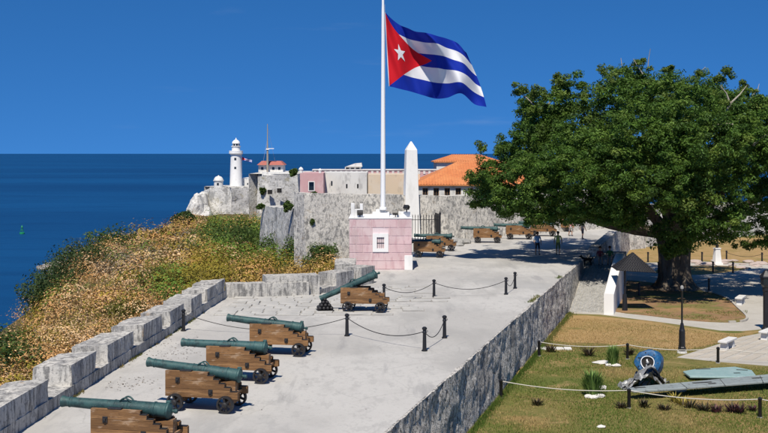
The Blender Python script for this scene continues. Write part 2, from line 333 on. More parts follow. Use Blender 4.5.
# hillside outside the parapet, falling to the sea
rY = np.array([0, 20, 45, 60, 80, 100, 150, 200, 300, 400, 520, 600.]); rX = np.array([-15, -15, -15, -17.5, -22, -28.5, -41.0, -48, -58.5, -72, -95, -110.])
def inner_x(Y):
    return np.interp(Y, [0, 30, 55, 60, 61, 66, 75, 90, 130, 600], [-11.5, -11.2, -9.8, -9, -4.5, -1.5, -1.5, -1, 6, 6])
def terrain(X, Y):
    X = np.asarray(X, float); Y = np.asarray(Y, float)
    z = np.where(Y < 60, -1.9, -1.9 - .0345 * (Y - 60) - 1.6 * np.clip((Y - 70) / 60, 0, 1) - 2.1 * np.clip((Y - 170) / 150, 0, 1))
    cr = np.clip((X + 32) / 25, 0, 1); z = z + 1.5 * cr * cr * (3 - 2 * cr) * np.clip((Y - 58) / 20, 0, 1)
    out = np.maximum(0, np.interp(Y, rY, rX) - X)
    z = z - out * .85 - np.minimum(out, 6) * .12
    p = np.stack([X * .09, Y * .07, 0 * X], -1).reshape(-1, 3)
    z = z + (fbm(p, 4, 5).reshape(X.shape) * 1.0) * np.clip(.35 + Y / 120, 0, 1.6)
    return np.maximum(z, SEA - 3)
ys = np.concatenate([np.linspace(0, 140, 150), np.linspace(141, 600, 140)]); ts = np.concatenate([np.linspace(-70, 0, 36)[:-1], np.linspace(0, 1, 46)])
YY, TT = np.meshgrid(ys, ts, indexing='ij')
rid = np.interp(YY, rY, rX); inn = inner_x(YY)
XX = np.where(TT < 0, rid + TT, rid + (inn - rid) * TT)
tag(grid_mesh('hillside', XX, YY, terrain(XX, YY), M['soil']), kind='structure')

# parapet line (ground points of its inner face), retaining wall line
WDIR = Vector((11.91, 41.1, 0)).normalized(); WN = Vector((WDIR.y, -WDIR.x, 0))     # right-hand normal
W0 = Vector((-.03, 30.7, 0)); Wc = W0 + WDIR * 42.75                                 # visible corner where the ramp begins
def WL(s, off=0, z=0): p = W0 + WDIR * s + WN * off; return Vector((p.x, p.y, z))
PAR = [Vector((-11.1, 6, 0)), Vector((-10.2, 30.8, 0)), Vector((-9.75, 39, 0)), Vector((-9.2, 47.3, 0)), Vector((-8.8, 55.5, 0)), Vector((-8.55, 59.4, 0))]
FW = [Vector((-6.3, 90, 0)), Vector((5.85, 98, 0)), Vector((28.5, 119.5, 0))]        # fort wall foot
poly = [(p.x - .3, p.y) for p in PAR] + [(-8.3, 60.0), (-4.1, 60.7), (-3.4, 61.4), (-.5, 66.8), (-2.2, 73.5), (-2.2, 93.8), (5.7, 98.6), (24.3, 116.3)]
poly += [tuple(WL(88, 0)[:2]), tuple(WL(55.5, 0)[:2]), tuple(WL(-26, 0)[:2])]
mb = MB(); mb.prism(poly[::-1], -4.5, 0.0)
terrace = tag(mb.build('terrace', M['concrete']), kind='structure')

# lower lawn sheet
mb = MB(); mb.prism([(-12, 4), (120, 4), (130, 160), (6, 160), (4, 120), (-4, 40)], -4.6, LOW)
tag(mb.build('lawn', M['lawn']), kind='structure')

BEDM = mat('joint_dirt', (.27, .255, .225), [(1.5, U, .42, .62, (.36, .345, .315), .9), (6, U, .5, .7, (.18, .16, .135), .6)], rough=.95)
bed_mb = MB()
# paving stones in the corner behind the four cannons
idx = 0
stone_meshes = []
rowy = 53.0
while rowy < 70.5:
    dep = random.uniform(.55, .85); x = -8.3 + random.uniform(0, .5)
    while x < 6.5:
        wd = random.uniform(.6, 1.25); inside = x > np.interp(rowy, [50, 59.5, 60.2, 60.6, 66.5, 72], [-8.6, -8.2, -8.0, -3.3, .2, 2.3]) + .05
        keep = random.random() < np.clip(1.3 - max(0, (x + 3) / 5) - abs(rowy - 59) / 16, 0, 1)
        if inside and keep and idx < 285:
            bed_mb.add([(x, rowy, .006), (x + wd, rowy, .006), (x + wd, rowy + dep, .006), (x, rowy + dep, .006)], [(0, 1, 2, 3)])
            mbp = MB(); h = random.uniform(.028, .055)
            mbp.box((-wd/2 + .035, -dep/2 + .045, -.05), (wd/2 - .035, dep/2 - .045, h), jit=.022)
            o = mbp.build('paving_stone', M['paver'], terrace, bevel=.008, loc=(x + wd/2, rowy + dep/2, 0)); idx += 1
            o.rotation_euler = (random.uniform(-.006, .006), random.uniform(-.006, .006), random.uniform(-.03, .03))
        x += wd
    rowy += dep

tag(bed_mb.build('paving_bed', BEDM), kind='structure')
# retaining walls along the right of the terrace
def rough_wall(name, label, s0, s1, off, thick, ztop, zbot, material, amp=.09, cell=.12, cap=True):
    L_ = s1 - s0; n = max(4, int(L_ / cell)); prof = []
    nz = max(4, int((ztop - zbot) / cell))
    for k in range(nz + 1): prof.append((off, zbot + (ztop - zbot) * k / nz, 1))
    for k in range(1, 6): prof.append((off - thick * k / 5, ztop, .25))
    for k in range(1, 5): prof.append((off - thick, ztop - (ztop - zbot) * k / 4, .3))
    S = np.linspace(s0, s1, n)
    A = np.zeros((n, len(prof), 3))
    for j, (o_, z_, am) in enumerate(prof):
        A[:, j, 0] = W0.x + WDIR.x * S + WN.x * o_; A[:, j, 1] = W0.y + WDIR.y * S + WN.y * o_; A[:, j, 2] = z_
    flat = A.reshape(-1, 3)
    dsp = (fbm(flat * np.array([1.1, 1.1, 1.1]), 3, 3) * .9 + np.abs(fbm(flat * 3.1, 3, 8)) * .7 - .25) * amp
    dsp = dsp.reshape(n, -1) * np.array([p[2] for p in prof])
    for j, (o_, z_, am) in enumerate(prof):
        if am == 1:
            A[:, j, 0] += WN.x * dsp[:, j]; A[:, j, 1] += WN.y * dsp[:, j]
        A[:, j, 2] += dsp[:, j] * (.35 if am < 1 else .0)
        if am == 1: A[:, j, 0] += WN.x * (ztop - z_) * .05; A[:, j, 1] += WN.y * (ztop - z_) * .05
    o = grid_mesh(name, A[..., 0], A[..., 1], A[..., 2], material, smooth=True)
    me = o.data; bm = bmesh.new(); bm.from_mesh(me)
    bm.verts.ensure_lookup_table(); k_ = len(prof); bm.faces.new([bm.verts[i] for i in range(k_)]); bm.faces.new([bm.verts[(n - 1) * k_ + i] for i in range(k_)])
    bmesh.ops.recalc_face_normals(bm, faces=bm.faces); bm.to_mesh(me); bm.free()
    me.set_sharp_from_angle(angle=R(50))
    return tag(o, label, 'wall')
rough_wall('retaining_wall', 'long rough grey rubble wall holding up the terrace beside the lawn', -22, 42.75, .10, .16, -.004, LOW - .3, M['rubble'], .13)
rough_wall('ramp_side_wall', 'short rough wall under the terrace edge along the cobbled ramp', 42.8, 56, .12, .3, -.01, LOW - .3, M['rubble'], .06)
rough_wall('boundary_wall', 'rough stone wall running away beyond the ramp past the tree', 55.6, 96, .95, .75, .62, LOW - .3, M['rubble'], .10)

# ramp from the lawn up to the terrace
RA, RB = 42.6, 56.0
mb = MB()
a0, a1, b0, b1 = WL(RA, .1, LOW + .004), WL(RA, 2.75, LOW + .004), WL(RB, .1, .004), WL(RB, 2.75, .004)
lowv = [Vector((p.x, p.y, LOW - .4)) for p in (a0, a1, b0, b1)]
mb.add([a0, a1, b1, b0, lowv[0], lowv[1], lowv[3], lowv[2]], [(0,1,2,3), (7,6,5,4), (0,4,5,1), (1,5,6,2), (2,6,7,3), (3,7,4,0)])
e0, e1 = WL(RB, .05, .002), WL(RB, 2.75, .002)
ramp = tag(mb.build('ramp', M['path']), kind='structure')
mbl = MB(); f0, f1, f2, f3 = WL(RB, .05), WL(RB, 2.75), WL(60, 2.75), WL(60, .05)
mbl.prism([(p.x, p.y) for p in (f0, f1, f2, f3)], LOW - .4, -.003); tag(mbl.build('ramp_landing', M['path']), kind='structure')
cv, cq = [], []
unit = np.array([(-.5,-.5,0),(.5,-.5,0),(.5,.5,0),(-.5,.5,0),(-.36,-.36,1),(.36,-.36,1),(.36,.36,1),(-.36,.36,1)])
uq = np.array([(4,5,6,7),(0,1,5,4),(1,2,6,5),(2,3,7,6),(3,0,4,7)])
s = RA + .1
while s < RB - .2:
    o_ = .25
    while o_ < 2.55:
        sz = random.uniform(.16, .26); t = (s - RA) / (RB - RA); z = LOW + (0 - LOW) * t
        p = WL(s, o_ + sz / 2, z); ang = random.uniform(-.4, .4); ca, sa = math.cos(ang), math.sin(ang)
        u = unit * np.array([sz * .95, .2, random.uniform(.03, .07)])
        u = np.stack([u[:, 0] * ca - u[:, 1] * sa + p.x, u[:, 0] * sa + u[:, 1] * ca + p.y, u[:, 2] + p.z], -1)
        u[:, 2] += ((u[:, :2] - np.array([p.x, p.y])) @ np.array([WDIR.x, WDIR.y])) * (2.5 / (RB - RA))
        cq.append(uq + 8 * len(cv)); cv.append(u); o_ += sz + .02
    s += .22
tag(np_mesh('cobbles', np.concatenate(cv), np.concatenate(cq), M['cobble'], ramp), kind='stuff')
# white curved balustrade on the ramp's right
mb = MB(); n = 22; vs = []
for k in range(n + 1):
    t = k / n; s = 42.0 + t * 11.6; th = .62
    zt = LOW + 1.35 + 1.75 * math.sin(t * PI / 2) ** 1.15
    if t > .86: zt -= ((t - .86) / .14) ** 2 * 1.0
    for off, z in ((2.5, LOW - .2), (2.5, zt - .06), (2.58, zt), (2.5 + th - .08, zt), (2.5 + th, zt - .06), (2.5 + th, LOW - .2)):
        vs.append(WL(s, off, z))
fs = []
for k in range(n):
    for j in range(6):
        j2 = (j + 1) % 6; fs.append((k*6+j, k*6+j2, (k+1)*6+j2, (k+1)*6+j))
fs += [tuple(range(6)), tuple(n*6 + j for j in range(5, -1, -1))]
mb.add(vs, fs); tag(mb.build('ramp_balustrade', M['white'], smooth=True), 'white curved-top balustrade wall along the cobbled ramp', 'balustrade')

# ------------------------------------------------------------------ parapet with merlons
def par_pt(y):
    for a, b in zip(PAR[:-1], PAR[1:]):
        if a.y <= y <= b.y: t = (y - a.y) / (b.y - a.y); return a.lerp(b, t)
    return PAR[-1].copy()
par = thing('parapet_wall', 'low whitewashed stone parapet with square merlons beside the pointing cannons', 'parapet', (0, 0, 0))
def wall_chunk(name, pts, thick, z0, z1, parent, cell=.16, amp=.025, slope=.0, side=-1, seed=0, chip=0.0):
    """chunk of wall along pts; thickness to the side of the line; weathered surfaces"""
    pts = [Vector(p) for p in pts]; L_ = sum((b - a).length for a, b in zip(pts[:-1], pts[1:])); n = max(3, int(L_ / cell) + 1)
    nz = max(2, int((z1 - z0) / cell)); nt = max(2, int(thick / cell))
    prof = [(0, z0 + (z1 - z0) * k / nz) for k in range(nz + 1)] + [(thick * k / nt, z1 - slope * k / nt) for k in range(1, nt + 1)] + [(thick, z1 - slope + (z0 - z1 + slope) * k / nz) for k in range(1, nz + 1)]
    ring = []
    for k in range(n):
        dd = L_ * k / (n - 1); acc = 0
        for a, b in zip(pts[:-1], pts[1:]):
            l = (b - a).length
            if dd <= acc + l + 1e-6: break
            acc += l
        p = a.lerp(b, min(1, (dd - acc) / l)); t = (b - a).normalized(); nrm = Vector((-t.y, t.x, 0)) * (-side)
        ring.append([(p.x + nrm.x * o_, p.y + nrm.y * o_, z_) for o_, z_ in prof])
    A = np.array(ring); m_ = A.shape[1]
    idx = np.arange(n * m_).reshape(n, m_)
    V = A.reshape(-1, 3); Vn = fbm(V * 2.3 + seed, 4, 2)
    cen = V.mean(0)
    dirs = np.sign(V - cen) * np.array([1, 1, .7]); V2 = V + dirs * (Vn * amp)[:, None]
    bmv = [tuple(v) for v in V2]
    f = [tuple(x) for x in np.stack([idx[:-1,:-1], idx[1:,:-1], idx[1:,1:], idx[:-1,1:]], -1).reshape(-1, 4)]
    f += [tuple(idx[0, ::-1]), tuple(idx[-1, :])]
    mb = MB(); mb.add(bmv, f)
    o = mb.build(name, M['plaster'], parent, smooth=True); o.data.set_sharp_from_angle(angle=R(48)); return o
wall_chunk('parapet_base', [p for p in PAR], 1.5, -2.5, .38, par, cell=.3, amp=.05, side=-1)
ml = [(20.4, 24.4), (25.6, 28.6), (29.2, 33.05), (35.2, 37.6), (38.95, 42.05), (43.4, 46.1), (47.4, 50.0), (51.4, 53.9), (55.1, 57.2), (57.35, 59.3)]
for i, (a, b) in enumerate(ml):
    wall_chunk('merlon', [par_pt(a) + Vector((-.03, 0, 0)), par_pt((a + b) / 2) + Vector((-.03, 0, 0)), par_pt(b) + Vector((-.03, 0, 0))], 1.28, .33, random.uniform(.98, 1.06), par, slope=.10, seed=i * 3.1, amp=.075, cell=.12)
# return of the parapet towards the pink block
par2 = thing('parapet_return', 'low white stone parapet crossing behind the tilted cannon to the pink block', 'parapet', (0, 0, 0))
wall_chunk('parapet_base', [(-8.55, 59.45, 0), (-4.1, 60.3, 0)], .9, -2.4, .74, par2, side=-1, amp=.03)
wall_chunk('merlon', [(-6.45, 60.0, 0), (-3.55, 60.75, 0)], 1.25, -.2, 1.08, par2, side=-1, amp=.03, seed=4)
wall_chunk('parapet_base', [(-3.6, 60.8, 0), (-.6, 66.2, 0), (-1.0, 72.5, 0)], 1.3, -2.4, .3, par2, side=-1, amp=.04, seed=8)
wall_chunk('merlon', [(-2.72, 62.4, 0), (-1.75, 64.15, 0)], 1.2, .24, 1.0, par2, side=-1, seed=11, amp=.03)
wall_chunk('merlon', [(-1.35, 64.85, 0), (-.55, 66.3, 0)], 1.2, .24, 1.05, par2, side=-1, seed=15, amp=.03)
wall_chunk('merlon', [(-1.75, 68.0, 0), (-1.85, 71.9, 0)], 1.3, .22, .95, par2, side=-1, seed=19, amp=.07)

# ------------------------------------------------------------------ pink block, flagpole, flag, obelisk
pd = 73.6; pxm = F / pd
pb = thing('pink_block_house', 'pink block building with white barred window carrying the tall flagpole', 'building', ((380.5 - CX) / pxm, pd + 2.1, 0))
bw, bh, bd = 4.2, 3.45, 4.2
MB().box((-bw/2 + .03, -bd/2 + .03, -.3), (bw/2 - .03, bd/2 - .03, bh - .02)).build('core', M['pinkmortar'], pb)
nc = 6; ch = (bh - .1) / nc
for r_ in range(nc):
    z0 = .05 + r_ * ch
    for side in range(3):
        x = -bw/2 - (.45 if r_ % 2 else 0)
        while x < bw/2 - .02:
            x0, x1 = max(x, -bw/2), min(x + .93, bw/2); x += .93
            if x1 - x0 < .1: continue
            if side == 0:
                # leave the window free
                wx0, wx1, wz0, wz1 = -.53, .53, 1.22, 2.45
                if x0 < wx1 and x1 > wx0 and z0 < wz1 and z0 + ch > wz0:
                    for (aa, bb) in ((x0, min(x1, wx0)), (max(x0, wx1), x1)):
                        if bb - aa > .05: MB().box((aa + .012, -bd/2, z0 + .012), (bb - .012, -bd/2 + .2, z0 + ch - .012)).build('block', M['pink'], pb, bevel=.012)
                    continue
                MB().box((x0 + .012, -bd/2, z0 + .012), (x1 - .012, -bd/2 + .2, z0 + ch - .012)).build('block', M['pink'], pb, bevel=.012)
            elif side == 1: MB().box((bw/2 - .2, x0 + .2, z0 + .012), (bw/2 - .003, x1 - .02, z0 + ch - .012)).build('block', M['pink'], pb, bevel=.012)
            else: MB().box((-bw/2 + .003, x0 + .2, z0 + .012), (-bw/2 + .2, x1 - .02, z0 + ch - .012)).build('block', M['pink'], pb, bevel=.012)
fr = MB()
for a, b in (((-.53, -.06, 1.22), (.53, .12, 1.45)), ((-.53, -.06, 2.2), (.53, .12, 2.45)), ((-.53, -.06, 1.45), (-.25, .12, 2.2)), ((.25, -.06, 1.45), (.53, .12, 2.2))):
    fr.box((a[0], -bd/2 + a[1], a[2]), (b[0], -bd/2 + b[1], b[2]))
win = fr.build('window_frame', M['white'], pb)
MB().box((-.25, -bd/2 + .034, 1.45), (.25, -bd/2 + .06, 2.2)).build('pane', M['dark'], win)
for k in range(4): MB().box((-.2 + k * .12, -bd/2 - .0, 1.45), (-.175 + k * .12, -bd/2 + .025, 2.2)).build('bar', M['iron'], win)
MB().box((-.25, -bd/2 - .005, 1.8), (.25, -bd/2 + .02, 1.83)).build('bar', M['iron'], win)
MB().box((bw/2 - .5, -bd/2 - .06, 0), (bw/2 + .05, -bd/2 + .5, .98)).build('corner_buttress', M['white'], pb, bevel=.02)
MB().box((-bw/2 - .03, -bd/2 - .03, bh - .02), (bw/2 + .03, bd/2 + .03, bh + .07)).build('cornice', M['white'], pb, bevel=.015)
MB().box((-.55, -1.2, bh + .07), (.6, .9, bh + .32)).box((-.32, -.7, bh + .32), (.38, .5, bh + .5)).build('pole_plinth', M['white'], pb, bevel=.02)
MB().box((-bw/2 + .12, -1.9, bh + .07), (-bw/2 + .36, -1.6, bh + 1.02)).box((-bw/2 + .36, -1.9, bh + .07), (-bw/2 + .72, -1.6, bh + .62)).box((-bw/2 + .72, -1.9, bh + .07), (-bw/2 + .92, -1.6, bh + .98)).build('corner_turret', M['white'], pb, bevel=.02)
MB().box((bw/2 - 1.0, -1.7, bh + .07), (bw/2 - .1, -1.0, bh + .42)).build('corner_turret', M['white'], pb, bevel=.02)
def floodlight(x, y, z, ang, label):
    o = thing('floodlight', label, 'floodlight', (pb.location.x + x, pb.location.y + y, z), ang)
    MB().box((-.03, -.03, 0), (.03, .03, .22)).build('bracket', M['ironp'], o)
    m_ = Matrix.Translation((0, -.02, .32)) @ Matrix.Rotation(R(-35), 4, 'X')
    MB().box((-.19, -.12, -.13), (.19, .12, .13), M=m_).box((-.16, -.13, -.1), (.16, -.12, .1), M=m_).build('housing', M['ironp'], o, bevel=.01)
floodlight(-1.38, -1.95, bh + .07, .2, 'dark floodlight beside the small white turret on the pink block')
floodlight(1.0, -1.95, bh + .07, -.1, 'dark floodlight between the white plinth and the obelisk side of the pink block')
floodlight(1.75, -1.9, bh + .42, -.6, 'dark floodlight raised on the white corner step of the pink block')
fp = thing('flagpole', 'tall white flagpole rising from the pink block', 'flagpole', ((383 - CX) / pxm, pd + 1.4, bh + .5))
MB().lathe([(.21, 0), (.21, .1), (.17, .14), (.165, 4), (.13, 9), (.10, 13.6), (.085, 14.0), (.08, 17.5)], 14).build('pole', M['polew'], fp, smooth=True)
MB().lathe([(.02, 17.5), (.14, 17.55), (.17, 17.68), (.12, 17.82), (.02, 17.9)], 12).build('finial', M['polew'], fp, smooth=True)
MB().lathe([(.24, 0), (.26, .03), (.24, .16), (.19, .2)], 14).build('collar', M['polew'], fp, smooth=True)
MB().tube([(.13, -.02, 1.0), (.13, -.03, 8), (.12, -.02, 14)], .008, 5).build('halyard', M['rope'], fp)

# flag: sheet in the wind
def spl(kn, u):
    ks = np.array([k[0] for k in kn]); xs = np.array([k[1][0] for k in kn]); y_ = np.array([k[1][1] for k in kn])
    def cub(v):                                       # smooth interpolation
        d = np.gradient(v, ks); i = np.clip(np.searchsorted(ks, u) - 1, 0, len(ks) - 2); h = ks[i+1] - ks[i]; t = (u - ks[i]) / h
        return (2*t**3-3*t**2+1)*v[i] + (t**3-2*t**2+t)*h*d[i] + (-2*t**3+3*t**2)*v[i+1] + (t**3-t**2)*h*d[i+1]
    return cub(xs), cub(y_)
topk = [(0, (116, 40)), (.15, (150, 70)), (.3, (188, 92)), (.45, (226, 110)), (.62, (285, 124)), (.8, (345, 131)), (1, (391, 172))]
midk = [(0, (122, 164)), (.15, (165, 176)), (.3, (213, 188)), (.433, (272, 203)), (.62, (322, 214)), (.8, (378, 232)), (1, (434, 268))]
botk = [(0, (129, 288)), (.15, (175, 299)), (.3, (222, 309)), (.45, (272, 323)), (.62, (322, 327)), (.75, (366, 315)), (.88, (415, 349)), (1, (454, 357))]
def flag_pt(u, v):                                     # v: 0 top .. 1 bottom
    u = np.asarray(u, float); v = np.asarray(v, float)
    tx_, ty_ = spl(topk, u); mx_, my_ = spl(midk, u); bx_, by_ = spl(botk, u)
    a = (1-v)*(1-2*v); b = 4*v*(1-v); c = v*(2*v-1)
    x = a*tx_ + b*mx_ + c*bx_; y = a*ty_ + b*my_ + c*by_
    px = 350 + x / 3.329; py = y / 3.331
    d = pd + 1.4 + 1.1 * np.minimum(u * 3, 1) * np.sin(u * 8.2 - v * 2.1 + .4) + .35 * np.sin(u * 19 + v * 4.2) * np.minimum(1, u * 2) + .12 * np.sin(u * 34 - v * 9)
    return np.stack([(px - CX) * (pd + 1.4) / F, d, EYE - (py - HY) * (pd + 1.4) / F], -1)
def flag_material():
    m = bpy.data.materials.new('flag_cloth'); m.use_nodes = True; N, L = m.node_tree.nodes, m.node_tree.links; b = N['Principled BSDF']
    b.inputs['Roughness'].default_value = .8; b.inputs['Specular IOR Level'].default_value = .2
    uv = N.new('ShaderNodeUVMap'); sp = N.new('ShaderNodeSeparateXYZ'); L.new(uv.outputs[0], sp.inputs[0])
    def mth(op, a, b_=None):
        n = N.new('ShaderNodeMath'); n.operation = op
        for i, q in enumerate((a, b_)):
            if q is None: continue
            if isinstance(q, (int, float)): n.inputs[i].default_value = q
            else: L.new(q, n.inputs[i])
        return n.outputs[0]
    u, v = sp.outputs[0], sp.outputs[1]
    stripe = mth('LESS_THAN', mth('MODULO', mth('MULTIPLY', v, 5.0), 2.0), 1.0)
    tri = mth('LESS_THAN', mth('ADD', mth('DIVIDE', u, .433), mth('ABSOLUTE', mth('SUBTRACT', mth('MULTIPLY', v, 2.0), 1.0))), 1.0)
    m1 = N.new('ShaderNodeMix'); m1.data_type = 'RGBA'; L.new(stripe, m1.inputs['Factor']); m1.inputs['A'].default_value = (.80, .80, .80, 1); m1.inputs['B'].default_value = (.006, .028, .34, 1)
    m2 = N.new('ShaderNodeMix'); m2.data_type = 'RGBA'; L.new(tri, m2.inputs['Factor']); L.new(m1.outputs['Result'], m2.inputs['A']); m2.inputs['B'].default_value = (.66, .012, .022, 1)
    hem = mth('LESS_THAN', u, .008)
    m3 = N.new('ShaderNodeMix'); m3.data_type = 'RGBA'; L.new(hem, m3.inputs['Factor']); L.new(m2.outputs['Result'], m3.inputs['A']); m3.inputs['B'].default_value = (.75, .75, .75, 1)
    L.new(m3.outputs['Result'], b.inputs['Base Color'])
    tr = N.new('ShaderNodeBsdfTranslucent'); L.new(m3.outputs['Result'], tr.inputs['Color'])
    ms = N.new('ShaderNodeMixShader'); ms.inputs[0].default_value = .3; L.new(b.outputs[0], ms.inputs[1]); L.new(tr.outputs[0], ms.inputs[2]); L.new(ms.outputs[0], N['Material Output'].inputs['Surface'])
    return m
nu, nv = 90, 50
UU, VV = np.meshgrid(np.linspace(0, 1, nu), np.linspace(0, 1, nv), indexing='ij'); FP = flag_pt(UU.ravel(), VV.ravel())
idx = np.arange(nu*nv).reshape(nu, nv); Q = np.stack([idx[:-1,:-1], idx[1:,:-1], idx[1:,1:], idx[:-1,1:]], -1).reshape(-1, 4)
flag = np_mesh('flag', FP, Q, flag_material(), smooth=True)
uvl = flag.data.uv_layers.new(name='UVMap'); uvs = np.stack([UU.ravel(), VV.ravel()], -1)[Q.ravel()].astype(np.float32); uvl.data.foreach_set('uv', uvs.ravel())
tag(flag, 'large waving flag with blue and white stripes, red triangle and white star', 'flag')
def star_part(off):
    cu, cv_, ru = .155, .5, .069
    pts = []
    for k in range(10):
        a = -PI/2 + k * PI / 5 - .12; r = ru * (1 if k % 2 == 0 else .40); pts.append((cu + r * math.cos(a), cv_ + 2 * r * math.sin(a)))
    V = []; Fq = []; nsub = 5
    for k in range(10):
        p, q = pts[k], pts[(k + 1) % 10]; base = len(V)
        for i in range(nsub + 1):
            for j in range(nsub + 1 - i):
                a, b = i / nsub, j / nsub; V.append((cu + (p[0]-cu)*a + (q[0]-cu)*b, cv_ + (p[1]-cv_)*a + (q[1]-cv_)*b))
        def ix(i, j): return base + i * (nsub + 1) - i * (i - 1) // 2 + j
        for i in range(nsub):
            for j in range(nsub - i):
                Fq.append((ix(i, j), ix(i+1, j), ix(i, j+1)))
                if i + j < nsub - 1: Fq.append((ix(i+1, j), ix(i+1, j+1), ix(i, j+1)))
    V = np.array(V); Pn = flag_pt(V[:, 0], V[:, 1]); e = 1e-3
    nrm = np.cross(flag_pt(V[:, 0] + e, V[:, 1]) - Pn, flag_pt(V[:, 0], V[:, 1] + e) - Pn); nrm /= np.linalg.norm(nrm, axis=1)[:, None]
    return np_mesh('star', Pn + nrm * off, np.array(Fq), M['emblem'], flag, smooth=True)
star_part(.02); star_part(-.02)

# obelisk and its railing
oc = P(411, 243, 96.5); oc.z = 0
ob = thing('obelisk', 'tall white stone obelisk standing behind the pink block', 'obelisk', oc)
zt = EYE - (150 - HY) * 96.5 / F; ztip = EYE - (141.5 - HY) * 96.5 / F
def frust(mbx, w0, w1, z0, z1): mbx.add([(-w0,-w0,z0),(w0,-w0,z0),(w0,w0,z0),(-w0,w0,z0),(-w1,-w1,z1),(w1,-w1,z1),(w1,w1,z1),(-w1,w1,z1)], [(3,2,1,0),(4,5,6,7),(0,1,5,4),(1,2,6,5),(2,3,7,6),(3,0,4,7)]); return mbx
a_, b_, c_ = frust(MB(), 1.15, 1.15, -.05, .5).build('plinth', M['white'], ob, bevel=.03), frust(MB(), .70, .47, .5, zt).build('shaft', M['white'], ob, bevel=.02), frust(MB(), .47, .05, zt, ztip).build('capstone', M['white'], ob, bevel=.01)
for o in (a_, b_, c_): o.rotation_euler.z = R(9)
fe = thing('iron_railing', 'dark iron picket railing fencing in the white obelisk', 'railing', oc, R(5))
hs_ = 2.25
pm = MB().box((-.024, -.024, .1), (.024, .024, 2.4)).add([(-.04,-.04,2.4),(.04,-.04,2.4),(.04,.04,2.4),(-.04,.04,2.4),(0,0,2.62)], [(0,1,4),(1,2,4),(2,3,4),(3,0,4)]).build('picket', M['ironp'], fe)
pm.location = (-hs_, -hs_, 0); first = True
for sd in range(4):
    for k in range(19):
        t = -hs_ + 2 * hs_ * k / 19
        x, y = [(t, -hs_), (hs_, t), (-t, hs_), (-hs_, -t)][sd]
        if first: pm.location = (x, y, 0); first = False; continue
        c = pm.copy(); C.objects.link(c); c.location = (x, y, 0)
for z in (.25, 2.1):
    for sd in range(4):
        a = [(-hs_, -hs_ - .014), (hs_ - .014, -hs_), (-hs_, hs_ - .014), (-hs_ - .014, -hs_)][sd]; b = [(hs_, -hs_ + .014), (hs_ + .014, hs_), (hs_, hs_ + .014), (-hs_ + .014, hs_)][sd]
        MB().box((a[0], a[1], z), (b[0], b[1], z + .05)).build('rail', M['ironp'], fe)
for x, y in ((-hs_, -hs_), (hs_, -hs_), (hs_, hs_), (-hs_, hs_)):
    MB().lathe([(.07, 0), (.07, 2.55), (.1, 2.6), (.1, 2.7), (.02, 2.82)], 10).build('post', M['ironp'], fe, loc=(x, y, 0))

# ------------------------------------------------------------------ fort walls and far buildings
def stone_wall(name, label, pts, z0, z1, thick, material, cell=.5, amp=.15, batter=.08, parent=None, cat='wall', fs=.8, crest=.12):
    """battered wall along pts (front foot line, camera side), uneven face and crest"""
    pts = [Vector(p) for p in pts]; n = 0; ring = []
    nz = max(3, int((max(z1) - z0) / cell) if hasattr(z1, '__len__') else int((z1 - z0) / cell))
    zs = z1 if hasattr(z1, '__len__') else [z1] * len(pts)
    for si, (a, b) in enumerate(zip(pts[:-1], pts[1:])):
        k_ = max(2, int((b - a).length / cell)); t = (b - a).normalized(); nr = Vector((-t.y, t.x, 0))      # away from camera for left-to-right lines
        for k in range(k_ + (1 if si == len(pts) - 2 else 0)):
            q = a.lerp(b, k / k_); zt = zs[si] + (zs[si+1] - zs[si]) * k / k_
            row = [tuple(q + nr * (batter * (z0 + (zt - z0) * j / nz - z0)) + Vector((0, 0, z0 + (zt - z0) * j / nz))) for j in range(nz + 1)]
            off = batter * (zt - z0)
            row += [tuple(q + nr * (off + thick * j / 3) + Vector((0, 0, zt))) for j in range(1, 4)] + [tuple(q + nr * (off + thick) + Vector((0, 0, z0)))]
            ring.append(row)
    A = np.array(ring); sh = A.shape; V = A.reshape(-1, 3)
    N1 = fbm(V * fs, 4, 4); N2 = fbm(V * fs * .7 + 31, 4, 6)
    V = V + np.stack([N2 * amp * .5, -np.abs(N1) * amp, N2 * 0], -1)
    A = V.reshape(sh); cn = (fbm(A[:, nz] * .9, 3, 9) * crest)[:, None]; A[:, nz:nz+4, 2] += cn
    o = grid_mesh(name, A[..., 0], A[..., 1], A[..., 2], material, parent, smooth=True)
    bm = bmesh.new(); bm.from_mesh(o.data); bm.verts.ensure_lookup_table(); k_ = sh[1]; bm.faces.new([bm.verts[i] for i in range(k_)]); bm.faces.new([bm.verts[(sh[0] - 1) * k_ + i] for i in range(k_)]); bmesh.ops.recalc_face_normals(bm, faces=bm.faces); bm.to_mesh(o.data); bm.free()
    o.data.set_sharp_from_angle(angle=R(55))
    if parent is None: tag(o, label, cat)
    return o
stone_wall('fort_wall', 'mottled grey stone fort wall rising behind the cannons and the obelisk', [FW[0], FW[1], FW[2]], -3.0, [4.6, 4.0, 4.0], 1.6, M['fort'], cell=.4)
stone_wall('fort_bastion', 'bright whitish bastion wall with grass growing along its top', [P(257, 300, 132) * Vector((1, 1, 0)), P(303, 300, 118) * Vector((1, 1, 0))] if False else
           [Vector(((257 - CX) * 132 / F, 132, 0)), Vector(((262 - CX) * 128 / F, 128, 0)), Vector(((301 - CX) * 104 / F, 104, 0))], -6.5, [1.5, 1.6, 2.5], 2.5, M['cliff'], cell=.5, amp=.25, fs=.5)
stone_wall('distant_rampart', 'pale stone rampart beyond the lawn behind the big tree', [(29, 121, 0), (48, 140, 0), (95, 150, 0)], LOW - .3, [2.2, 1.5, 1.0], 1.5, M['cliff'], cell=.8, amp=.2)

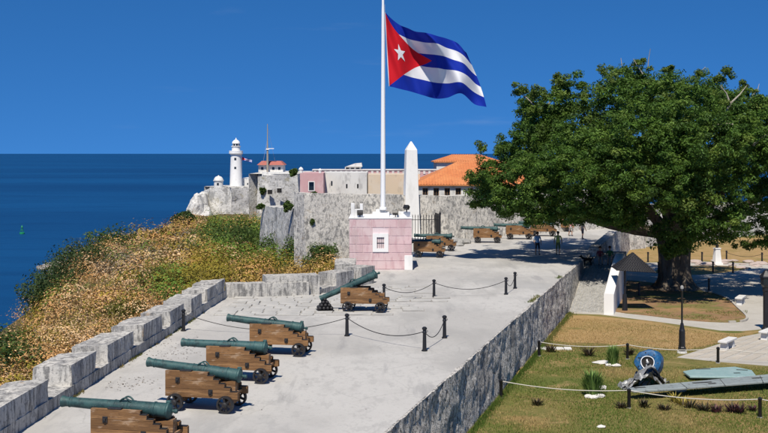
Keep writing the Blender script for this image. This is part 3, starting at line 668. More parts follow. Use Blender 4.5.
def far_block(name, label, x0, x1, ytop, ybot, d, dep, material, roof=None, windows=(), wcol=None, group=None, zb=None, cat='building', caps=()):
    """plain building whose front shows between photo columns x0..x1, with real depth, set-in windows"""
    a, b = P(x0, ybot, d), P(x1, ytop, d)
    o = thing(name, label, cat, ((a.x + b.x) / 2, d, 0), 0, group)
    hw = (b.x - a.x) / 2; z0 = a.z if zb is None else zb; z1 = b.z
    # front wall built round its openings
    wl_ = sorted([(P(wx0, 0, d).x - o.location.x, P(wx1, 0, d).x - o.location.x, EYE - (wy1 - HY) * d / F, EYE - (wy0 - HY) * d / F) for wx0, wx1, wy0, wy1 in windows])
    m_ = MB(); m_.box((-hw, .35, z0), (hw, dep, z1))
    x = -hw
    for wx0, wx1, wz0, wz1 in wl_:
        m_.box((x, 0, z0), (wx0, .35, z1)); m_.box((wx0, 0, z0), (wx1, .35, wz0)); m_.box((wx0, 0, wz1), (wx1, .35, z1)); x = wx1
    m_.box((x, 0, z0), (hw, .35, z1)); m_.build('wall', material, o)
    for wx0, wx1, wz0, wz1 in wl_:
        g = MB().box((wx0, .28, wz0), (wx1, .345, wz1)).build('window', M['glassd'], o)
        if wcol:
            t = .09 * (wx1 - wx0) + .03; f_ = MB()
            for q in (((wx0 - t, -.05, wz0 - t), (wx0, .1, wz1 + t)), ((wx1, -.05, wz0 - t), (wx1 + t, .1, wz1 + t)), ((wx0, -.05, wz0 - t), (wx1, .1, wz0)), ((wx0, -.05, wz1), (wx1, .1, wz1 + t))): f_.box(*q)
            f_.build('frame', wcol, g)
    for cx_, cy_, wpx in caps:                       # small white pinnacles on the roof corners
        p = P(cx_, cy_, d); r_ = wpx * d / F / 2
        MB().lathe([(r_, z1), (r_, z1 + (p.z - z1) * .5), (r_ * 1.25, z1 + (p.z - z1) * .55), (r_ * .9, z1 + (p.z - z1) * .8), (.03, p.z)], 10).build('pinnacle', M['white'], o, loc=(p.x - o.location.x, r_, 0))
    return o
# pink gatehouse and long ranges standing on the fort behind its wall
far_block('pink_gatehouse', 'small pink house with one white framed window on the fort', 300, 323.5, 173, 197, 128, 8, M['pinkfar'], windows=[(309, 314, 182, 190.5)], wcol=M['white'], caps=[(300.8, 167, 4), (320, 168.5, 3)], zb=-3)
far_block('white_range', 'long whitewashed stained range with three slit windows beside pink house', 324, 367, 172.5, 196, 131, 8, M['whitefar'], windows=[(331, 332.5, 181, 186), (346, 347.5, 184, 188.5), (357, 358.5, 184, 188.5)], zb=-3)
far_block('cream_range', 'cream plastered range with brown ledge behind the flagpole', 368, 420, 174.5, 196, 131, 8, M['cream'], zb=-3)
o = far_block('pink_terrace_wall', 'long pink and white roof terrace wall above the cream range', 313, 450, 170.4, 175, 142, 3, M['pinkfar'], zb=-3, cat='wall')
for k in range(26):
    x = P(314 + k * 5.2, 172, 142).x - o.location.x; MB().box((x, -.06, P(0, 174, 142).z), (x + .28, .04, P(0, 171, 142).z)).build('pilaster', M['whitefar'], o)
zc = P(0, 170.4, 142).z; a, b = P(313, 170, 142).x - o.location.x, P(450, 170, 142).x - o.location.x
MB().box((a - .1, -.1, zc), (b + .1, 3.1, zc + .14)).build('coping', M['whitefar'], o)
far_block('roof_hut', 'tiny dark open hut with pale slanting roof on roof terrace', 345, 361, 167, 171.5, 143, 3, M['whitefar'], windows=[(346, 349, 167.7, 170.5), (351, 354, 167.7, 170.5), (356, 359.5, 167.7, 170.5)], zb=3)
hp = P(353, 166.8, 143); rm = MB(); rm.add([(-1.0, -.3, 0), (1.2, -.3, 0), (1.2, 3, 0), (-1.0, 3, 0), (.2, -.3, .42), (1.1, -.3, .5), (1.1, 3, .5), (.2, 3, .42)], [(0,1,5,4),(1,2,6,5),(2,3,7,6),(3,0,4,7),(4,5,6,7),(3,2,1,0)])
hut = [o for o in C.objects if o.name.startswith('roof_hut')][0]; rm.build('roof', M['whitefar'], hut, loc=(hp.x - hut.location.x, 0, hp.z))

# barracks with the orange hipped roof
def hip_building(name, label, x0, x1, d, dep, zwall, zridge, ridge_in, windows, zb=-2, over=.35):
    a, b = (x0 - CX) * d / F, (x1 - CX) * d / F
    o = thing(name, label, 'building', ((a + b) / 2, d, 0)); hw = (b - a) / 2
    m_ = MB(); m_.box((-hw, .3, zb), (hw, dep, zwall)); x = -hw
    ws = []
    for wx0, wx1, wy0, wy1 in windows:
        ws.append(((wx0 - CX) * d / F - o.location.x, (wx1 - CX) * d / F - o.location.x, EYE - (wy1 - HY) * d / F, EYE - (wy0 - HY) * d / F))
    for wx0, wx1, wz0, wz1 in ws:
        m_.box((x, 0, zb), (wx0, .3, zwall)); m_.box((wx0, 0, zb), (wx1, .3, wz0)); m_.box((wx0, 0, wz1), (wx1, .3, zwall)); x = wx1
    m_.box((x, 0, zb), (hw, .3, zwall)); m_.build('wall', M['whitefar'], o)
    for wx0, wx1, wz0, wz1 in ws:
        g = MB().box((wx0, .2, wz0), (wx1, .29, wz1)).build('window', M['glassd'], o)
        f_ = MB(); t = .08
        for q in (((wx0, .1, wz0), (wx0 + t, .2, wz1)), ((wx1 - t, .1, wz0), (wx1, .2, wz1)), ((wx0 + t, .1, wz0), (wx1 - t, .2, wz0 + t)), ((wx0 + t, .1, wz1 - t), (wx1 - t, .2, wz1)), (((wx0 + wx1) / 2 - .03, .12, wz0 + t), ((wx0 + wx1) / 2 + .03, .2, wz1 - t))): f_.box(*q)
        f_.build('frame', M['wood'], g)
    q = over
    rf = MB(); rf.add([(-hw - q, -q, zwall), (hw + q, -q, zwall), (hw + q, dep + q, zwall), (-hw - q, dep + q, zwall), (-hw + ridge_in, dep / 2, zridge), (hw - ridge_in, dep / 2, zridge),
                       (-hw - q, -q, zwall - .14), (hw + q, -q, zwall - .14), (hw + q, dep + q, zwall - .14), (-hw - q, dep + q, zwall - .14)],
                      [(0,1,5,4), (1,2,5), (2,3,4,5), (3,0,4), (6,7,1,0), (7,8,2,1), (8,9,3,2), (9,6,0,3), (9,8,7,6)])
    r_ = rf.build('roof', M['roof'], o)
    # rows of tile ridges running down the front slope
    rv = Vector((0, dep / 2 + q, zridge - zwall)); tv = []; tq = []; n_ = 0
    xx = -hw - q + .15
    while xx < hw + q:
        up = min(1.0, (xx + hw + q) / (ridge_in + q), (hw + q - xx) / (ridge_in + q)); p0 = Vector((xx, -q, zwall)); p1 = p0 + rv * up
        for p, wdt in ((p0, .07), (p1, .07)):
            tv += [(p.x - wdt, p.y, p.z), (p.x, p.y - .02, p.z + .07), (p.x + wdt, p.y, p.z)]
        tq += [(n_, n_+1, n_+4, n_+3), (n_+1, n_+2, n_+5, n_+4)]; n_ += 6; xx += .32
    tag(np_mesh('tile_rows', np.array(tv), np.array(tq), M['roof'], r_), kind='stuff')
    return o
dB = 124
hip_building('barracks', 'white barracks with broad orange hipped tile roof and dark windows behind fort wall', 417, 560, dB, 13, EYE - (184.5 - HY) * dB / F, EYE - (161.5 - HY) * (dB + 6.5) / F, 5.0,
             [(422.5, 428, 188, 196.5), (433.5, 439, 188, 196.5), (444.5, 450, 188, 196.5), (455.5, 461, 188, 196.5), (468, 473, 188, 196.5), (480, 485, 188, 196.5)])
dB2 = 150
hip_building('upper_barracks', 'smaller orange roofed block rising behind the broad barracks roof', 436.5, 500, dB2, 9, EYE - (161.5 - HY) * dB2 / F, EYE - (154.5 - HY) * dB2 / F, 2.4, [], zb=-2)

# headland castle far off
dC = 545
def cliff_mass():
    # plan outline (left to right, front), built as a battered rock mass
    pts = [Vector(((x - CX) * d / F, d, 0)) for x, d in ((195.5, 556), (201, 549), (207, 543), (232, 535), (262, 540), (300, 560))]
    o = stone_wall('castle_cliff', 'white rocky castle bastion standing on the headland under the lighthouse', pts, SEA - 2, [EYE - (205 - HY) * 545 / F, EYE - (191 - HY) * 545 / F] + [EYE - (187.5 - HY) * 545 / F] * 4, 40, M['cliff'], cell=1.5, amp=5.0, batter=.10, fs=.09, crest=.5)
    return o
cliff_mass()
mbs = MB()
V = []
rk = bmesh.new(); bmesh.ops.create_icosphere(rk, subdivisions=4, radius=1)
for v in rk.verts: v.co = Vector((v.co.x * 8, v.co.y * 12, v.co.z * 14))
co = np.array([v.co for v in rk.verts]); nn = fbm(co * .14, 4, 3)
for v, q in zip(rk.verts, nn): v.co *= (1 + .55 * q)
me = bpy.data.meshes.new('headland_rock'); rk.to_mesh(me); rk.free(); me.materials.append(M['cliff']); o = bpy.data.objects.new('headland_rock', me); C.objects.link(o)
p = P(200, 214, 540); o.location = (p.x - .5, 541, p.z - 6); tag(o, 'rough pale rock foot below the sentry box of the castle', 'rock')

ld = 552; lb = P(236, 188, ld)
lh = thing('lighthouse', 'white cylindrical lighthouse with domed lantern on the headland castle', 'lighthouse', (lb.x, ld, lb.z))
k = ld / F
MB().lathe([(6.6*k, -2), (6.6*k, 1), (6.2*k, 2), (5.3*k, 33*k), (5.9*k, 33.6*k), (7.1*k, 34.4*k), (7.1*k, 35.4*k)], 24).build('tower', M['white'], lh, smooth=True)
MB().lathe([(6.9*k, 35.4*k), (6.95*k, 37.2*k), (6.9*k, 37.3*k)], 24).build('gallery', M['polew'], lh)
MB().lathe([(4.2*k, 35.4*k), (4.2*k, 41*k), (4.9*k, 41.4*k), (4.9*k, 42*k)], 20).build('watch_room', M['white'], lh, smooth=True)
MB().lathe([(3.5*k, 42*k), (3.5*k, 44.6*k)], 16).build('lantern', M['glassd'], lh, smooth=True)
MB().lathe([(4.1*k, 44.4*k), (3.7*k, 46.2*k), (2.2*k, 47.7*k), (.7*k, 48.4*k), (.5*k, 49.6*k), (.05, 50.2*k)], 16).build('dome', M['polew'], lh, smooth=True)
for zz in (9, 19, 28): MB().box((-.5, -5.75*k, zz*k), (.5, -5.2*k, (zz + 2.2)*k)).build('window', M['glassd'], lh)
for a in range(8):
    m_ = Matrix.Rotation(a * PI / 4, 4, 'Z'); MB().box((-.12, -3.66*k, 42*k), (.12, -3.4*k, 44.6*k), M=m_).build('mullion', M['polew'], lh)
sb = P(217, 188.5, 540); k = 540 / F
se = thing('sentry_box', 'round domed stone sentry box on the cliff edge corner', 'sentry box', (sb.x, 545, sb.z))
MB().lathe([(4.6*k, -1.5), (4.6*k, 7*k), (5.4*k, 7.3*k), (5.4*k, 8.2*k)], 20).build('drum', M['whitefar'], se, smooth=True)
MB().lathe([(4.8*k, 8.2*k), (4.3*k, 10*k), (2.8*k, 11.6*k), (.8*k, 12.2*k), (.2, 13*k)], 20).build('dome', M['whitefar'], se, smooth=True)
MB().box((-.5, -4.75*k, 3*k), (.5, -4.2*k, 5.4*k)).build('loophole', M['glassd'], se)
far_block('castle_range', 'long low pale building beside the lighthouse on the castle', 240, 268, 178.5, 190, 556, 30, M['whitefar'], windows=[(247, 248.2, 183, 185), (254, 255.2, 183, 185), (260, 261.2, 183, 185)], zb=-28)
far_block('castle_ledge_wall', 'dark stained low gun platform wall in front of castle range', 228, 262, 186.2, 190, 548, 6, M['cliff'], zb=-25, cat='wall')
# small flag by the lighthouse
q = P(243, 172, 553); sf = thing('small_flagpole', 'thin short pole beside the distant lighthouse', 'flagpole', (q.x - .6, 553, q.z - 3))
MB().lathe([(.16, 0), (.13, 11.5)], 8).build('pole', M['polew'], sf)
us, vs_ = np.meshgrid(np.linspace(0, 1, 14), np.linspace(0, 1, 7), indexing='ij')
k = 553 / F; FX = q.x - .5 + us * 10 * k; FZ = (EYE - (157 - HY) * k) - vs_ * 3.2 * k - us * 2.6 * k; FY = 553 + .6 * np.sin(us * 9 + vs_ * 2)
sfl = np_mesh('small_flag', np.stack([FX, FY, FZ], -1).reshape(-1, 3), (lambda i: np.stack([i[:-1,:-1], i[1:,:-1], i[1:,1:], i[:-1,1:]], -1).reshape(-1, 4))(np.arange(98).reshape(14, 7)), bpy.data.materials['flag_cloth'], smooth=True)
uvl = sfl.data.uv_layers.new(name='UVMap'); li = np.zeros(len(sfl.data.loops), np.int32); sfl.data.loops.foreach_get('vertex_index', li); uvl.data.foreach_set('uv', np.stack([us.ravel(), vs_.ravel()], -1)[li].astype(np.float32).ravel())
tag(sfl, 'tiny striped flag flying beside the distant lighthouse', 'flag')
# signal station with mast
dS = 430
stone_wall('castle_curtain', 'pale castle curtain wall with small dark openings below the mast', [Vector(((x - CX) * d / F, d, 0)) for x, d in ((257, 426), (268, 425), (300, 430), (318, 455))], -20, [EYE - (176.5 - HY) * dS / F, EYE - (175.5 - HY) * dS / F, EYE - (174 - HY) * dS / F, EYE - (172 - HY) * dS / F], 20, M['cliff'], cell=1.2, amp=1.2, fs=.15, batter=.05)
for wx, wy in ((269.5, 192), (279, 190.5)):
    q = P(wx, wy, 421.0); o = thing('wall_opening', 'small dark square opening in the castle curtain wall under the mast', 'opening', q, 0, 'openings in the curtain wall')
    MB().box((-.75, 0, -.85), (.75, 3, .85)).build('opening', M['dark'], o); MB().box((-1.0, .1, .85), (1.0, 2, 1.1)).build('lintel', M['whitefar'], o)
st = far_block('signal_station', 'pale signal house with flat red roof on the castle', 258.5, 283, 165, 179, 436, 10, M['whitefar'], windows=[(261, 263.5, 167, 170), (266, 268.5, 167, 170), (272, 274.5, 167, 170), (278, 280.5, 167, 170)], zb=-8)
k = 436 / F; MB().add([(-13.5*k, -1.2, 0), (13.5*k, -1.2, 0), (13.5*k, 11.5, 0), (-13.5*k, 11.5, 0), (-9.5*k, 1.5, 4*k), (9.5*k, 1.5, 4*k), (9.5*k, 8.5, 4*k), (-9.5*k, 8.5, 4*k)], [(3,2,1,0),(0,1,5,4),(1,2,6,5),(2,3,7,6),(3,0,4,7),(4,5,6,7)]).build('roof', M['redroof'], st, loc=(0, 0, P(0, 165, 436).z))
far_block('castle_annex', 'low pale annex below the signal house', 262, 296, 172, 180, 432, 6, M['whitefar'], zb=-8)
q = P(267.5, 172, 434); ms_ = thing('signal_mast', 'tall pale signal mast with crossarm above the castle', 'mast', (q.x, 434, q.z)); k = 434 / F
MB().lathe([(.42, -2), (.36, 20*k), (.22, 30*k), (.14, 48*k)], 10).build('pole', M['twig'], ms_)
MB().box((-1*k, -.12, 23*k), (6.5*k, .12, 23*k + .3)).build('crossarm', M['polew'], ms_)
MB().lathe([(.5, 22*k), (.7, 22.4*k), (.5, 23*k)], 10).build('platform', M['polew'], ms_)
MB().tube([(0, 0, 46*k), (9*k, 3, 0)], .03, 5).build('stay', M['twig'], ms_); MB().tube([(0, 0, 34*k), (-7*k, 3, 0)], .03, 5).build('stay', M['polew'], ms_)

# shore rock, buoy, boat
rk = bmesh.new(); bmesh.ops.create_icosphere(rk, subdivisions=3, radius=1)
co = np.array([v.co for v in rk.verts]); nn = fbm(co * 1.4, 4, 13)
for v, q in zip(rk.verts, nn): v.co = Vector((v.co.x * 6.5, v.co.y * 8, v.co.z * 2.6)) * (1 + .6 * q)
me = bpy.data.meshes.new('shore_rock'); rk.to_mesh(me); rk.free(); me.materials.append(M['shorerock']); o = bpy.data.objects.new('shore_rock', me); C.objects.link(o)
q = G(60, 268, SEA); o.location = (q.x, q.y, SEA + .4); tag(o, 'flat brown rock at the waterline beyond the dark shrubs', 'rock')
q = G(22, 234, SEA); bu = thing('channel_buoy', 'small green channel buoy floating on the blue sea', 'buoy', q)
MB().lathe([(.6, -1), (1.3, -.5), (1.35, .6), (.9, .9)], 16).build('float', M['green'], bu, smooth=True)
for a in range(4):
    ca, sa = math.cos(a * PI / 2 + .4), math.sin(a * PI / 2 + .4); MB().tube([(.95 * ca, .95 * sa, .8), (.3 * ca, .3 * sa, 3.4)], .12, 6).build('strut', M['green'], bu)
MB().lathe([(.5, 3.3), (.62, 3.5), (.1, 4.7)], 12).build('topmark', M['green'], bu); MB().lathe([(.55, 2.1), (.6, 2.2), (.55, 2.3)], 12).build('ring', M['green'], bu)

# ------------------------------------------------------------------ cannons
def make_cannon(blen=3.05, bscale=1.0):
    root = thing('cannon', 'x', 'cannon')
    tl, th_ = 2.33, .115                                # cheek length and thickness
    rear, front = -1.2, 1.13; zb, zt = .42, 1.2
    def step_top(x):                                    # stepped profile of the cheek
        if x > -.26: return zt
        s = [(-.44, 1.09), (-.62, .98), (-.80, .87), (-.98, .76), (-2, .64)]
        for xx, z in s:
            if x > xx: return z
    edges = [rear, -.98, -.80, -.62, -.44, -.26, front]
    for sd in (-1, 1):
        y0 = sd * .36; ya, yb = (y0, y0 + sd * th_)
        prof = [(rear, zb), (front, zb), (front, zt)]
        for i in range(len(edges) - 2, -1, -1):
            z = step_top((edges[i] + edges[i+1]) / 2); prof += [(edges[i+1], z), (edges[i], z)]
        pf = []
        for p in prof:
            if not pf or p != pf[-1]: pf.append(p)
        Mx = Matrix(((1, 0, 0, 0), (0, 0, -1, 0), (0, 1, 0, 0), (0, 0, 0, 1)))
        def slab(z0, z1, ya, yb, inset):
            # clip the stepped outline between z0 and z1 column by column
            m_ = MB()
            xs = edges
            for i in range(len(xs) - 1):
                t = min(step_top((xs[i] + xs[i+1]) / 2), z1)
                if t - z0 > .02: pass
            # merge columns of equal height so that a plank is one run
            runs = []
            for i in range(len(xs) - 1):
                t = min(step_top((xs[i] + xs[i+1]) / 2), z1)
                if t - z0 < .03: continue
                if runs and abs(runs[-1][2] - t) < 1e-6: runs[-1][1] = xs[i+1]
                else: runs.append([xs[i], xs[i+1], t])
            pl = [(runs[0][0], z0 + inset)] + [(runs[-1][1], z0 + inset)]
            for a, b, t in reversed(runs): pl += [(b, t - inset), (a, t - inset)]
            q = []
            for p in pl:
                if not q or (abs(p[0]-q[-1][0]) + abs(p[1]-q[-1][1])) > 1e-6: q.append(p)
            if abs(q[0][0]-q[-1][0]) + abs(q[0][1]-q[-1][1]) < 1e-6: q.pop()
            m_.prism(q, -max(ya, yb), -min(ya, yb), M=Mx); return m_
        ck = slab(zb, zt, y0 + sd * .012, y0 + sd * (th_ - .012), .012).build('cheek', M['wood'], root)
        for z0, z1 in ((zb, .68), (.68, .94), (.94, zt)):
            slab(z0, z1, ya, yb, .004).build('plank', M['wood'], ck)
        # iron on the steps
        for i in range(1, 6):
            z = step_top((edges[i-1] + edges[i]) / 2)
            MB().box((edges[i-1] + .02, y0 + sd * (-.004), z), (edges[i] + .03, y0 + sd * (th_ + .006), z + .016)).box((edges[i], y0 - sd * .004, z), (edges[i] + .014 if i < 5 else edges[i] + .012, y0 + sd * (th_ + .006), z + .105)).build('step_iron', M['iron'], root)
        for bx, bz in ((.72, .93), (-.34, .60)):
            yy = y0 + sd * th_
            MB().box((bx - .07, min(yy, yy + sd * .03), bz - .08), (bx + .07, max(yy, yy + sd * .03), bz + .08)).box((bx - .035, min(yy, yy + sd * .08), bz - .035), (bx + .035, max(yy, yy + sd * .08), bz + .035)).build('bolt_plate', M['iron'], root, bevel=.006)
        MB().box((.28, y0 + sd * (-.01), 1.2), (.66, y0 + sd * (th_ + .01), 1.235)).build('trunnion_cap', M['iron'], root, bevel=.006)
    MB().box((.75, -.36, .52), (.9, .36, .86)).build('transom', M['wood'], root)
    MB().box((-1.05, -.36, .5), (.7, .36, .58)).build('bed', M['wood'], root)
    for ax in (.78, -.84):
        MB().box((ax - .09, -.475, .19), (ax + .09, .475, .415)).build('axle_tree', M['wood'], root, bevel=.01)
        for sd in (-1, 1):
            wm = MB(); Rm = Matrix.Translation((ax, sd * .56, .265)) @ Matrix.Rotation(R(90), 4, 'X')
            n = 22; vs = []
            for rr, hh in ((.265, -.055), (.265, .055), (.205, .055), (.205, -.055)):
                for k in range(n): a = 2*PI*k/n; vs.append(Rm @ Vector((rr * math.cos(a), rr * math.sin(a), hh)))
            fs = [(j*n + k, j*n + (k+1) % n, ((j+1) % 4)*n + (k+1) % n, ((j+1) % 4)*n + k) for j in range(4) for k in range(n)]
            wm.add(vs, fs)
            for k in range(6): wm.box((.05, -.03, -.035), (.215, .03, .035), M=Rm @ Matrix.Rotation(k * PI / 3 + .3, 4, 'Z'))
            wh = wm.build('wheel', M['iron'], root)
            MB().lathe([(.085, -.075), (.085, .075), (.04, .095)], 12, M=Rm @ (Matrix.Rotation(PI, 4, 'X') if sd > 0 else Matrix.Identity(4))).build('hub', M['iron'], wh)
    # barrel: built along +x from breech (0) to muzzle (blen)
    L_ = blen; s = bscale
    prof = [(.005, -.22), (.05, -.21), (.065, -.16), (.045, -.11), (.04, -.07), (.10, -.05), (.17, -.02), (.215, 0), (.225, .03), (.215, .06), (.195, .075), (.19, .38), (.205, .39), (.205, .43), (.185, .44),
            (.178, 1.12), (.19, 1.13), (.19, 1.17), (.172, 1.18), (.160, 1.5), (.168, 1.51), (.168, 1.54), (.155, 1.55), (.128, L_ - .26), (.14, L_ - .25), (.14, L_ - .22), (.124, L_ - .21), (.128, L_ - .12), (.152, L_ - .04), (.155, L_ - .01), (.14, L_), (.078, L_), (.075, L_ - .3), (.01, L_ - .31)]
    bm_ = MB().lathe([(r * s, h) for r, h in prof], 24, axis='x')
    br = bm_.build('barrel', M['bronze'], root, smooth=True)
    MB().lathe([(.075, -.44), (.075, .44)], 14, M=Matrix.Translation((1.33, 0, -.05)) @ Matrix.Rotation(R(90), 4, 'X')).build('trunnion', M['bronze'], br, smooth=True)
    for sd in (-1, 1):                                    # lifting handles
        pts = [(1.05 + .32 * t, sd * (.085 + .02 * math.sin(t * PI)), .15 * s + .1 * math.sin(t * PI)) for t in np.linspace(0, 1, 9)]
        MB().tube(pts, .024, 7).build('lifting_handle', M['bronze'], br, smooth=True)
    MB().box((-.02, -.05, .2 * s), (.1, .05, .26 * s)).build('vent_cover', M['bronze'], br, bevel=.01)
    br.location = (-.86, 0, 1.17)
    MB().add([(-1.0, -.14, .58), (-.35, -.14, .58), (-.35, .14, .58), (-1.0, .14, .58), (-1.0, -.12, .92), (-.35, -.12, .8), (-.35, .12, .8), (-1.0, .12, .92)], [(3,2,1,0),(4,5,6,7),(0,1,5,4),(1,2,6,5),(2,3,7,6),(3,0,4,7)]).build('quoin', M['wood'], root)
    return root
proto = make_cannon()
def barrel_of(o): return [c for c in o.children if c.name.startswith('barrel')][0]
# (photo column and row of the ground point under the carriage middle, heading, barrel pitch up, scale, label)
spots = [
    (139, 452, 168, 2, 1.0, 'nearest-to-ramparts cannon whose muzzle reaches the first merlon gap, dull teal barrel'),
    (206, 408, 167, 5.5, 1.0, 'teal bronze cannon with breech tilted low, light brown stepped carriage'),
    (242, 379.5, 169, 1.5, 1.0, 'teal bronze cannon with level barrel, third along the merlon parapet'),
    (281, 353.5, 170, 6, 1.0, 'teal bronze cannon at the end of the merlon row, breech end lower'),
    (364.5, 311, 174, -24, 1.0, 'bronze cannon tipped muzzle-down on its carriage beside the cannonball pile'),
    (429, 257, 172, 0, 1.0, 'cannon beside the pink block near the obelisk railing, front of its pair'),
    (441, 250.5, 172, 1, 1.0, 'cannon at the iron railing, rear of the pair beside the pink block'),
    (487, 242.5, 176, 2, 1.05, 'cannon by the rubble heap under the fort wall, first of the wall row'),
    (519, 239, 176, 2, 1.05, 'cannon against the fort wall behind the walking pair, second of the wall row'),
    (543, 236, 176, 1, 1.05, 'cannon against the fort wall half screened by tree leaves, third of the wall row'),
    (561, 231.5, 176, 6, 1.05, 'cannon at the far end of the fort wall row under the tree'),
]
labels0 = {0: 'bronze cannon aimed at the parapet, first of four, beside open paving',
           1: 'bronze cannon aimed at the parapet, second of four, pale weathered light brown carriage',
           2: 'bronze cannon aimed at the parapet, third of four, with level barrel',
           3: 'bronze cannon aimed at the parapet, last of four, beside the paving stones corner'}
for i, (px, py, hd, pit, sc, lab) in enumerate(spots):
    o = proto if i == 0 else copy_tree(proto)
    g = G(px, py); o.location = (g.x, g.y, 0.0); o.rotation_euler = (0, 0, R(hd)); o.scale = (sc, sc, sc)
    tag(o, labels0.get(i, lab), 'cannon', 'bronze cannons on wooden carriages')
for i, o in enumerate([o for o in C.objects if o.parent is None and o.name.startswith('cannon') and o.get('category') == 'cannon']):
    px, py, hd, pit, sc, lab = spots[i]; b = barrel_of(o)
    a = R(pit); piv = Vector((1.33, 0, -.05)); base = Vector((-.86, 0, 1.17))
    Rm = Matrix.Rotation(-a, 4, 'Y'); b.rotation_euler = (0, -a, 0); b.location = base + piv - Rm @ piv
    if i == 4: b.location = b.location + Vector((.15, 0, .12))
    if i == 1: b.location.x -= .25

# cannonball pyramid
g = G(325, 310.5); cp = thing('cannonball_pile', 'small pyramid of black cannonballs on a plate by the tipped cannon', 'cannonballs', g, .2)
MB().box((-.42, -.42, 0), (.42, .42, .05)).build('base_plate', M['iron'], cp, bevel=.01)
bmx = bmesh.new(); bmesh.ops.create_icosphere(bmx, subdivisions=2, radius=.095); bme = bpy.data.meshes.new('ball'); bmx.to_mesh(bme); bmx.free(); bme.materials.append(M['iron']); bme.polygons.foreach_set('use_smooth', [True]*len(bme.polygons))
for lv in range(4):
    n = 4 - lv
    for i in range(n):
        for j in range(n):
            b = bpy.data.objects.new('cannonball', bme); C.objects.link(b); b.parent = cp; b.location = ((i - (n-1)/2) * .192, (j - (n-1)/2) * .192, .145 + lv * .137)

# ------------------------------------------------------------------ bollards and chains on the terrace
def make_bollard():
    o = thing('bollard', 'x', 'bollard')
    MB().lathe([(.12, 0), (.12, .04), (.085, .06), (.08, .12), (.068, .7), (.085, .72), (.085, .76), (.07, .78), (.07, .84), (.10, .86), (.10, .92), (.05, .96), (.01, .965)], 14).build('post', M['ironp'], o, smooth=True)
    MB().tube([(0.075, 0, .8), (.12, 0, .82), (.13, 0, .78), (.1, 0, .75), (.07, 0, .77)], .012, 6).build('chain_ring', M['ironp'], o)
    return o
bproto = make_bollard()
bsp = [(347, 336, 'black iron bollard beside the last cannon of the parapet row, chains on both sides'), (424.5, 351, 'black iron bollard at the chain corner, the one closer to the rubble wall foot'),
       (444.5, 338, 'black iron bollard at the chain end, paired across a short chain, on open paving'), (434, 297, 'black iron bollard in open paving in front of the pink block'),
       (506, 294.5, 'black iron bollard joined by a short chain near the tree shadow, inner of its pair'), (515, 288.5, 'black iron bollard nearest the tree shadow on the terrace'),
       (183.5, 331, 'black iron bollard standing against the merlon parapet'), (384, 302, 'black iron bollard half hidden behind the tipped cannon carriage')]
bl = []
for i, (px, py, lab) in enumerate(bsp):
    o = bproto if i == 0 else copy_tree(bproto); o.location = G(px, py); tag(o, lab, 'bollard', 'bollards on the terrace'); bl.append(o.location.copy())
def hang(name, a, b, sag, r, material, label, cat, group, wob=0.0):
    n = 26; pts = []
    for k in range(n + 1):
        t = k / n; p = a.lerp(b, t); p.z -= sag * 4 * t * (1 - t); pts.append(p)
    o = MB().tube(pts, r, 6).build(name, material, smooth=True); return tag(o, label, cat, group)
up = Vector((0, 0, .78))
for a, b, sag, lab in ((0, 1, .42, 'long black chain sagging between the parapet-side bollard and the corner bollard'), (1, 2, .45, 'short black chain hanging deep between two close bollards on the open paving'),
                       (3, 4, .42, 'long black chain sagging in front of the pink block between bollards'), (4, 5, .45, 'short black chain between two close bollards by the tree shadow'),
                       (6, 0, .62, 'long black chain running from the parapet bollard behind the cannons'), (7, 3, .4, 'black chain running from the tipped cannon to the open-paving bollard')):
    hang('chain', bl[a] + up, bl[b] + up, sag, .017, M['iron'], lab, 'chain', 'chains between the bollards')

# ------------------------------------------------------------------ lawn garden on the right: paths, patio, edging
def sheet(name, pix, z, material, kind='structure', parent=None, thick=.25):
    pts = [G(x, y, LOW) for x, y in pix]; pl = [(p.x, p.y) for p in pts]
    ar = sum(a[0]*b[1] - b[0]*a[1] for a, b in zip(pl, pl[1:] + pl[:1]))
    if ar < 0: pl = pl[::-1]
    m_ = MB().prism(pl, z - thick, z); o = m_.build(name, material, parent)
    if kind and parent is None: tag(o, kind=kind)
    return o
def smooth_poly(pix, n=6):
    out = []; N_ = len(pix)
    for i in range(N_):
        p0, p1, p2, p3 = (np.array(pix[(i + k) % N_], float) for k in (-1, 0, 1, 2))
        for t in np.linspace(0, 1, n, endpoint=False):
            out.append(tuple(.5 * ((2*p1) + (p2-p0)*t + (2*p0-5*p1+4*p2-p3)*t*t + (3*p1-p0-3*p2+p3)*t**3)))
    return out
# one pale path loop, with the tree bed and the far grass lying on it as raised beds
sheet('path', [(571, 313.5), (600, 314.5), (660, 322), (720, 330.5), (742, 331), (790, 327), (1000, 330), (1000, 262), (768, 264), (700, 261.5), (609, 263.5), (604, 275), (606, 309), (590, 308.5), (571, 308.5)], LOW + .006, M['path'])
bedp = smooth_poly([(609, 309), (650, 316), (700, 321.5), (735, 322.5), (746, 319), (737, 309), (722, 297), (690, 289), (655, 283.5), (625, 281), (611, 286)], 4)
sheet('tree_bed', bedp, LOW + .05, M['earth'])
kb = MB(); ctr = G(678, 303, LOW)
bp = [G(x, y, LOW) for x, y in bedp]; ki = []
for i, p in enumerate(bp):
    q = bp[(i + 1) % len(bp)]; d_ = (q - p); L_ = d_.length; d_.normalize(); nr = Vector((d_.y, -d_.x, 0))
    if (ctr - p).dot(nr) > 0: nr = -nr
    bx = MB().add([p, q, q + nr * .14, p + nr * .14, p + Vector((0,0,.13)), q + Vector((0,0,.13)), q + nr * .14 + Vector((0,0,.13)), p + nr * .14 + Vector((0,0,.13))], [(3,2,1,0),(4,5,6,7),(0,1,5,4),(1,2,6,5),(2,3,7,6),(3,0,4,7)])
    ki.append(bx)
kerb_root = tag(ki[11].build('kerb', M['path']), kind='structure')
for i_, b_ in enumerate(ki[1:]):
    if 12 <= i_ <= 24: b_.build('kerb_stone', M['path'], kerb_root)
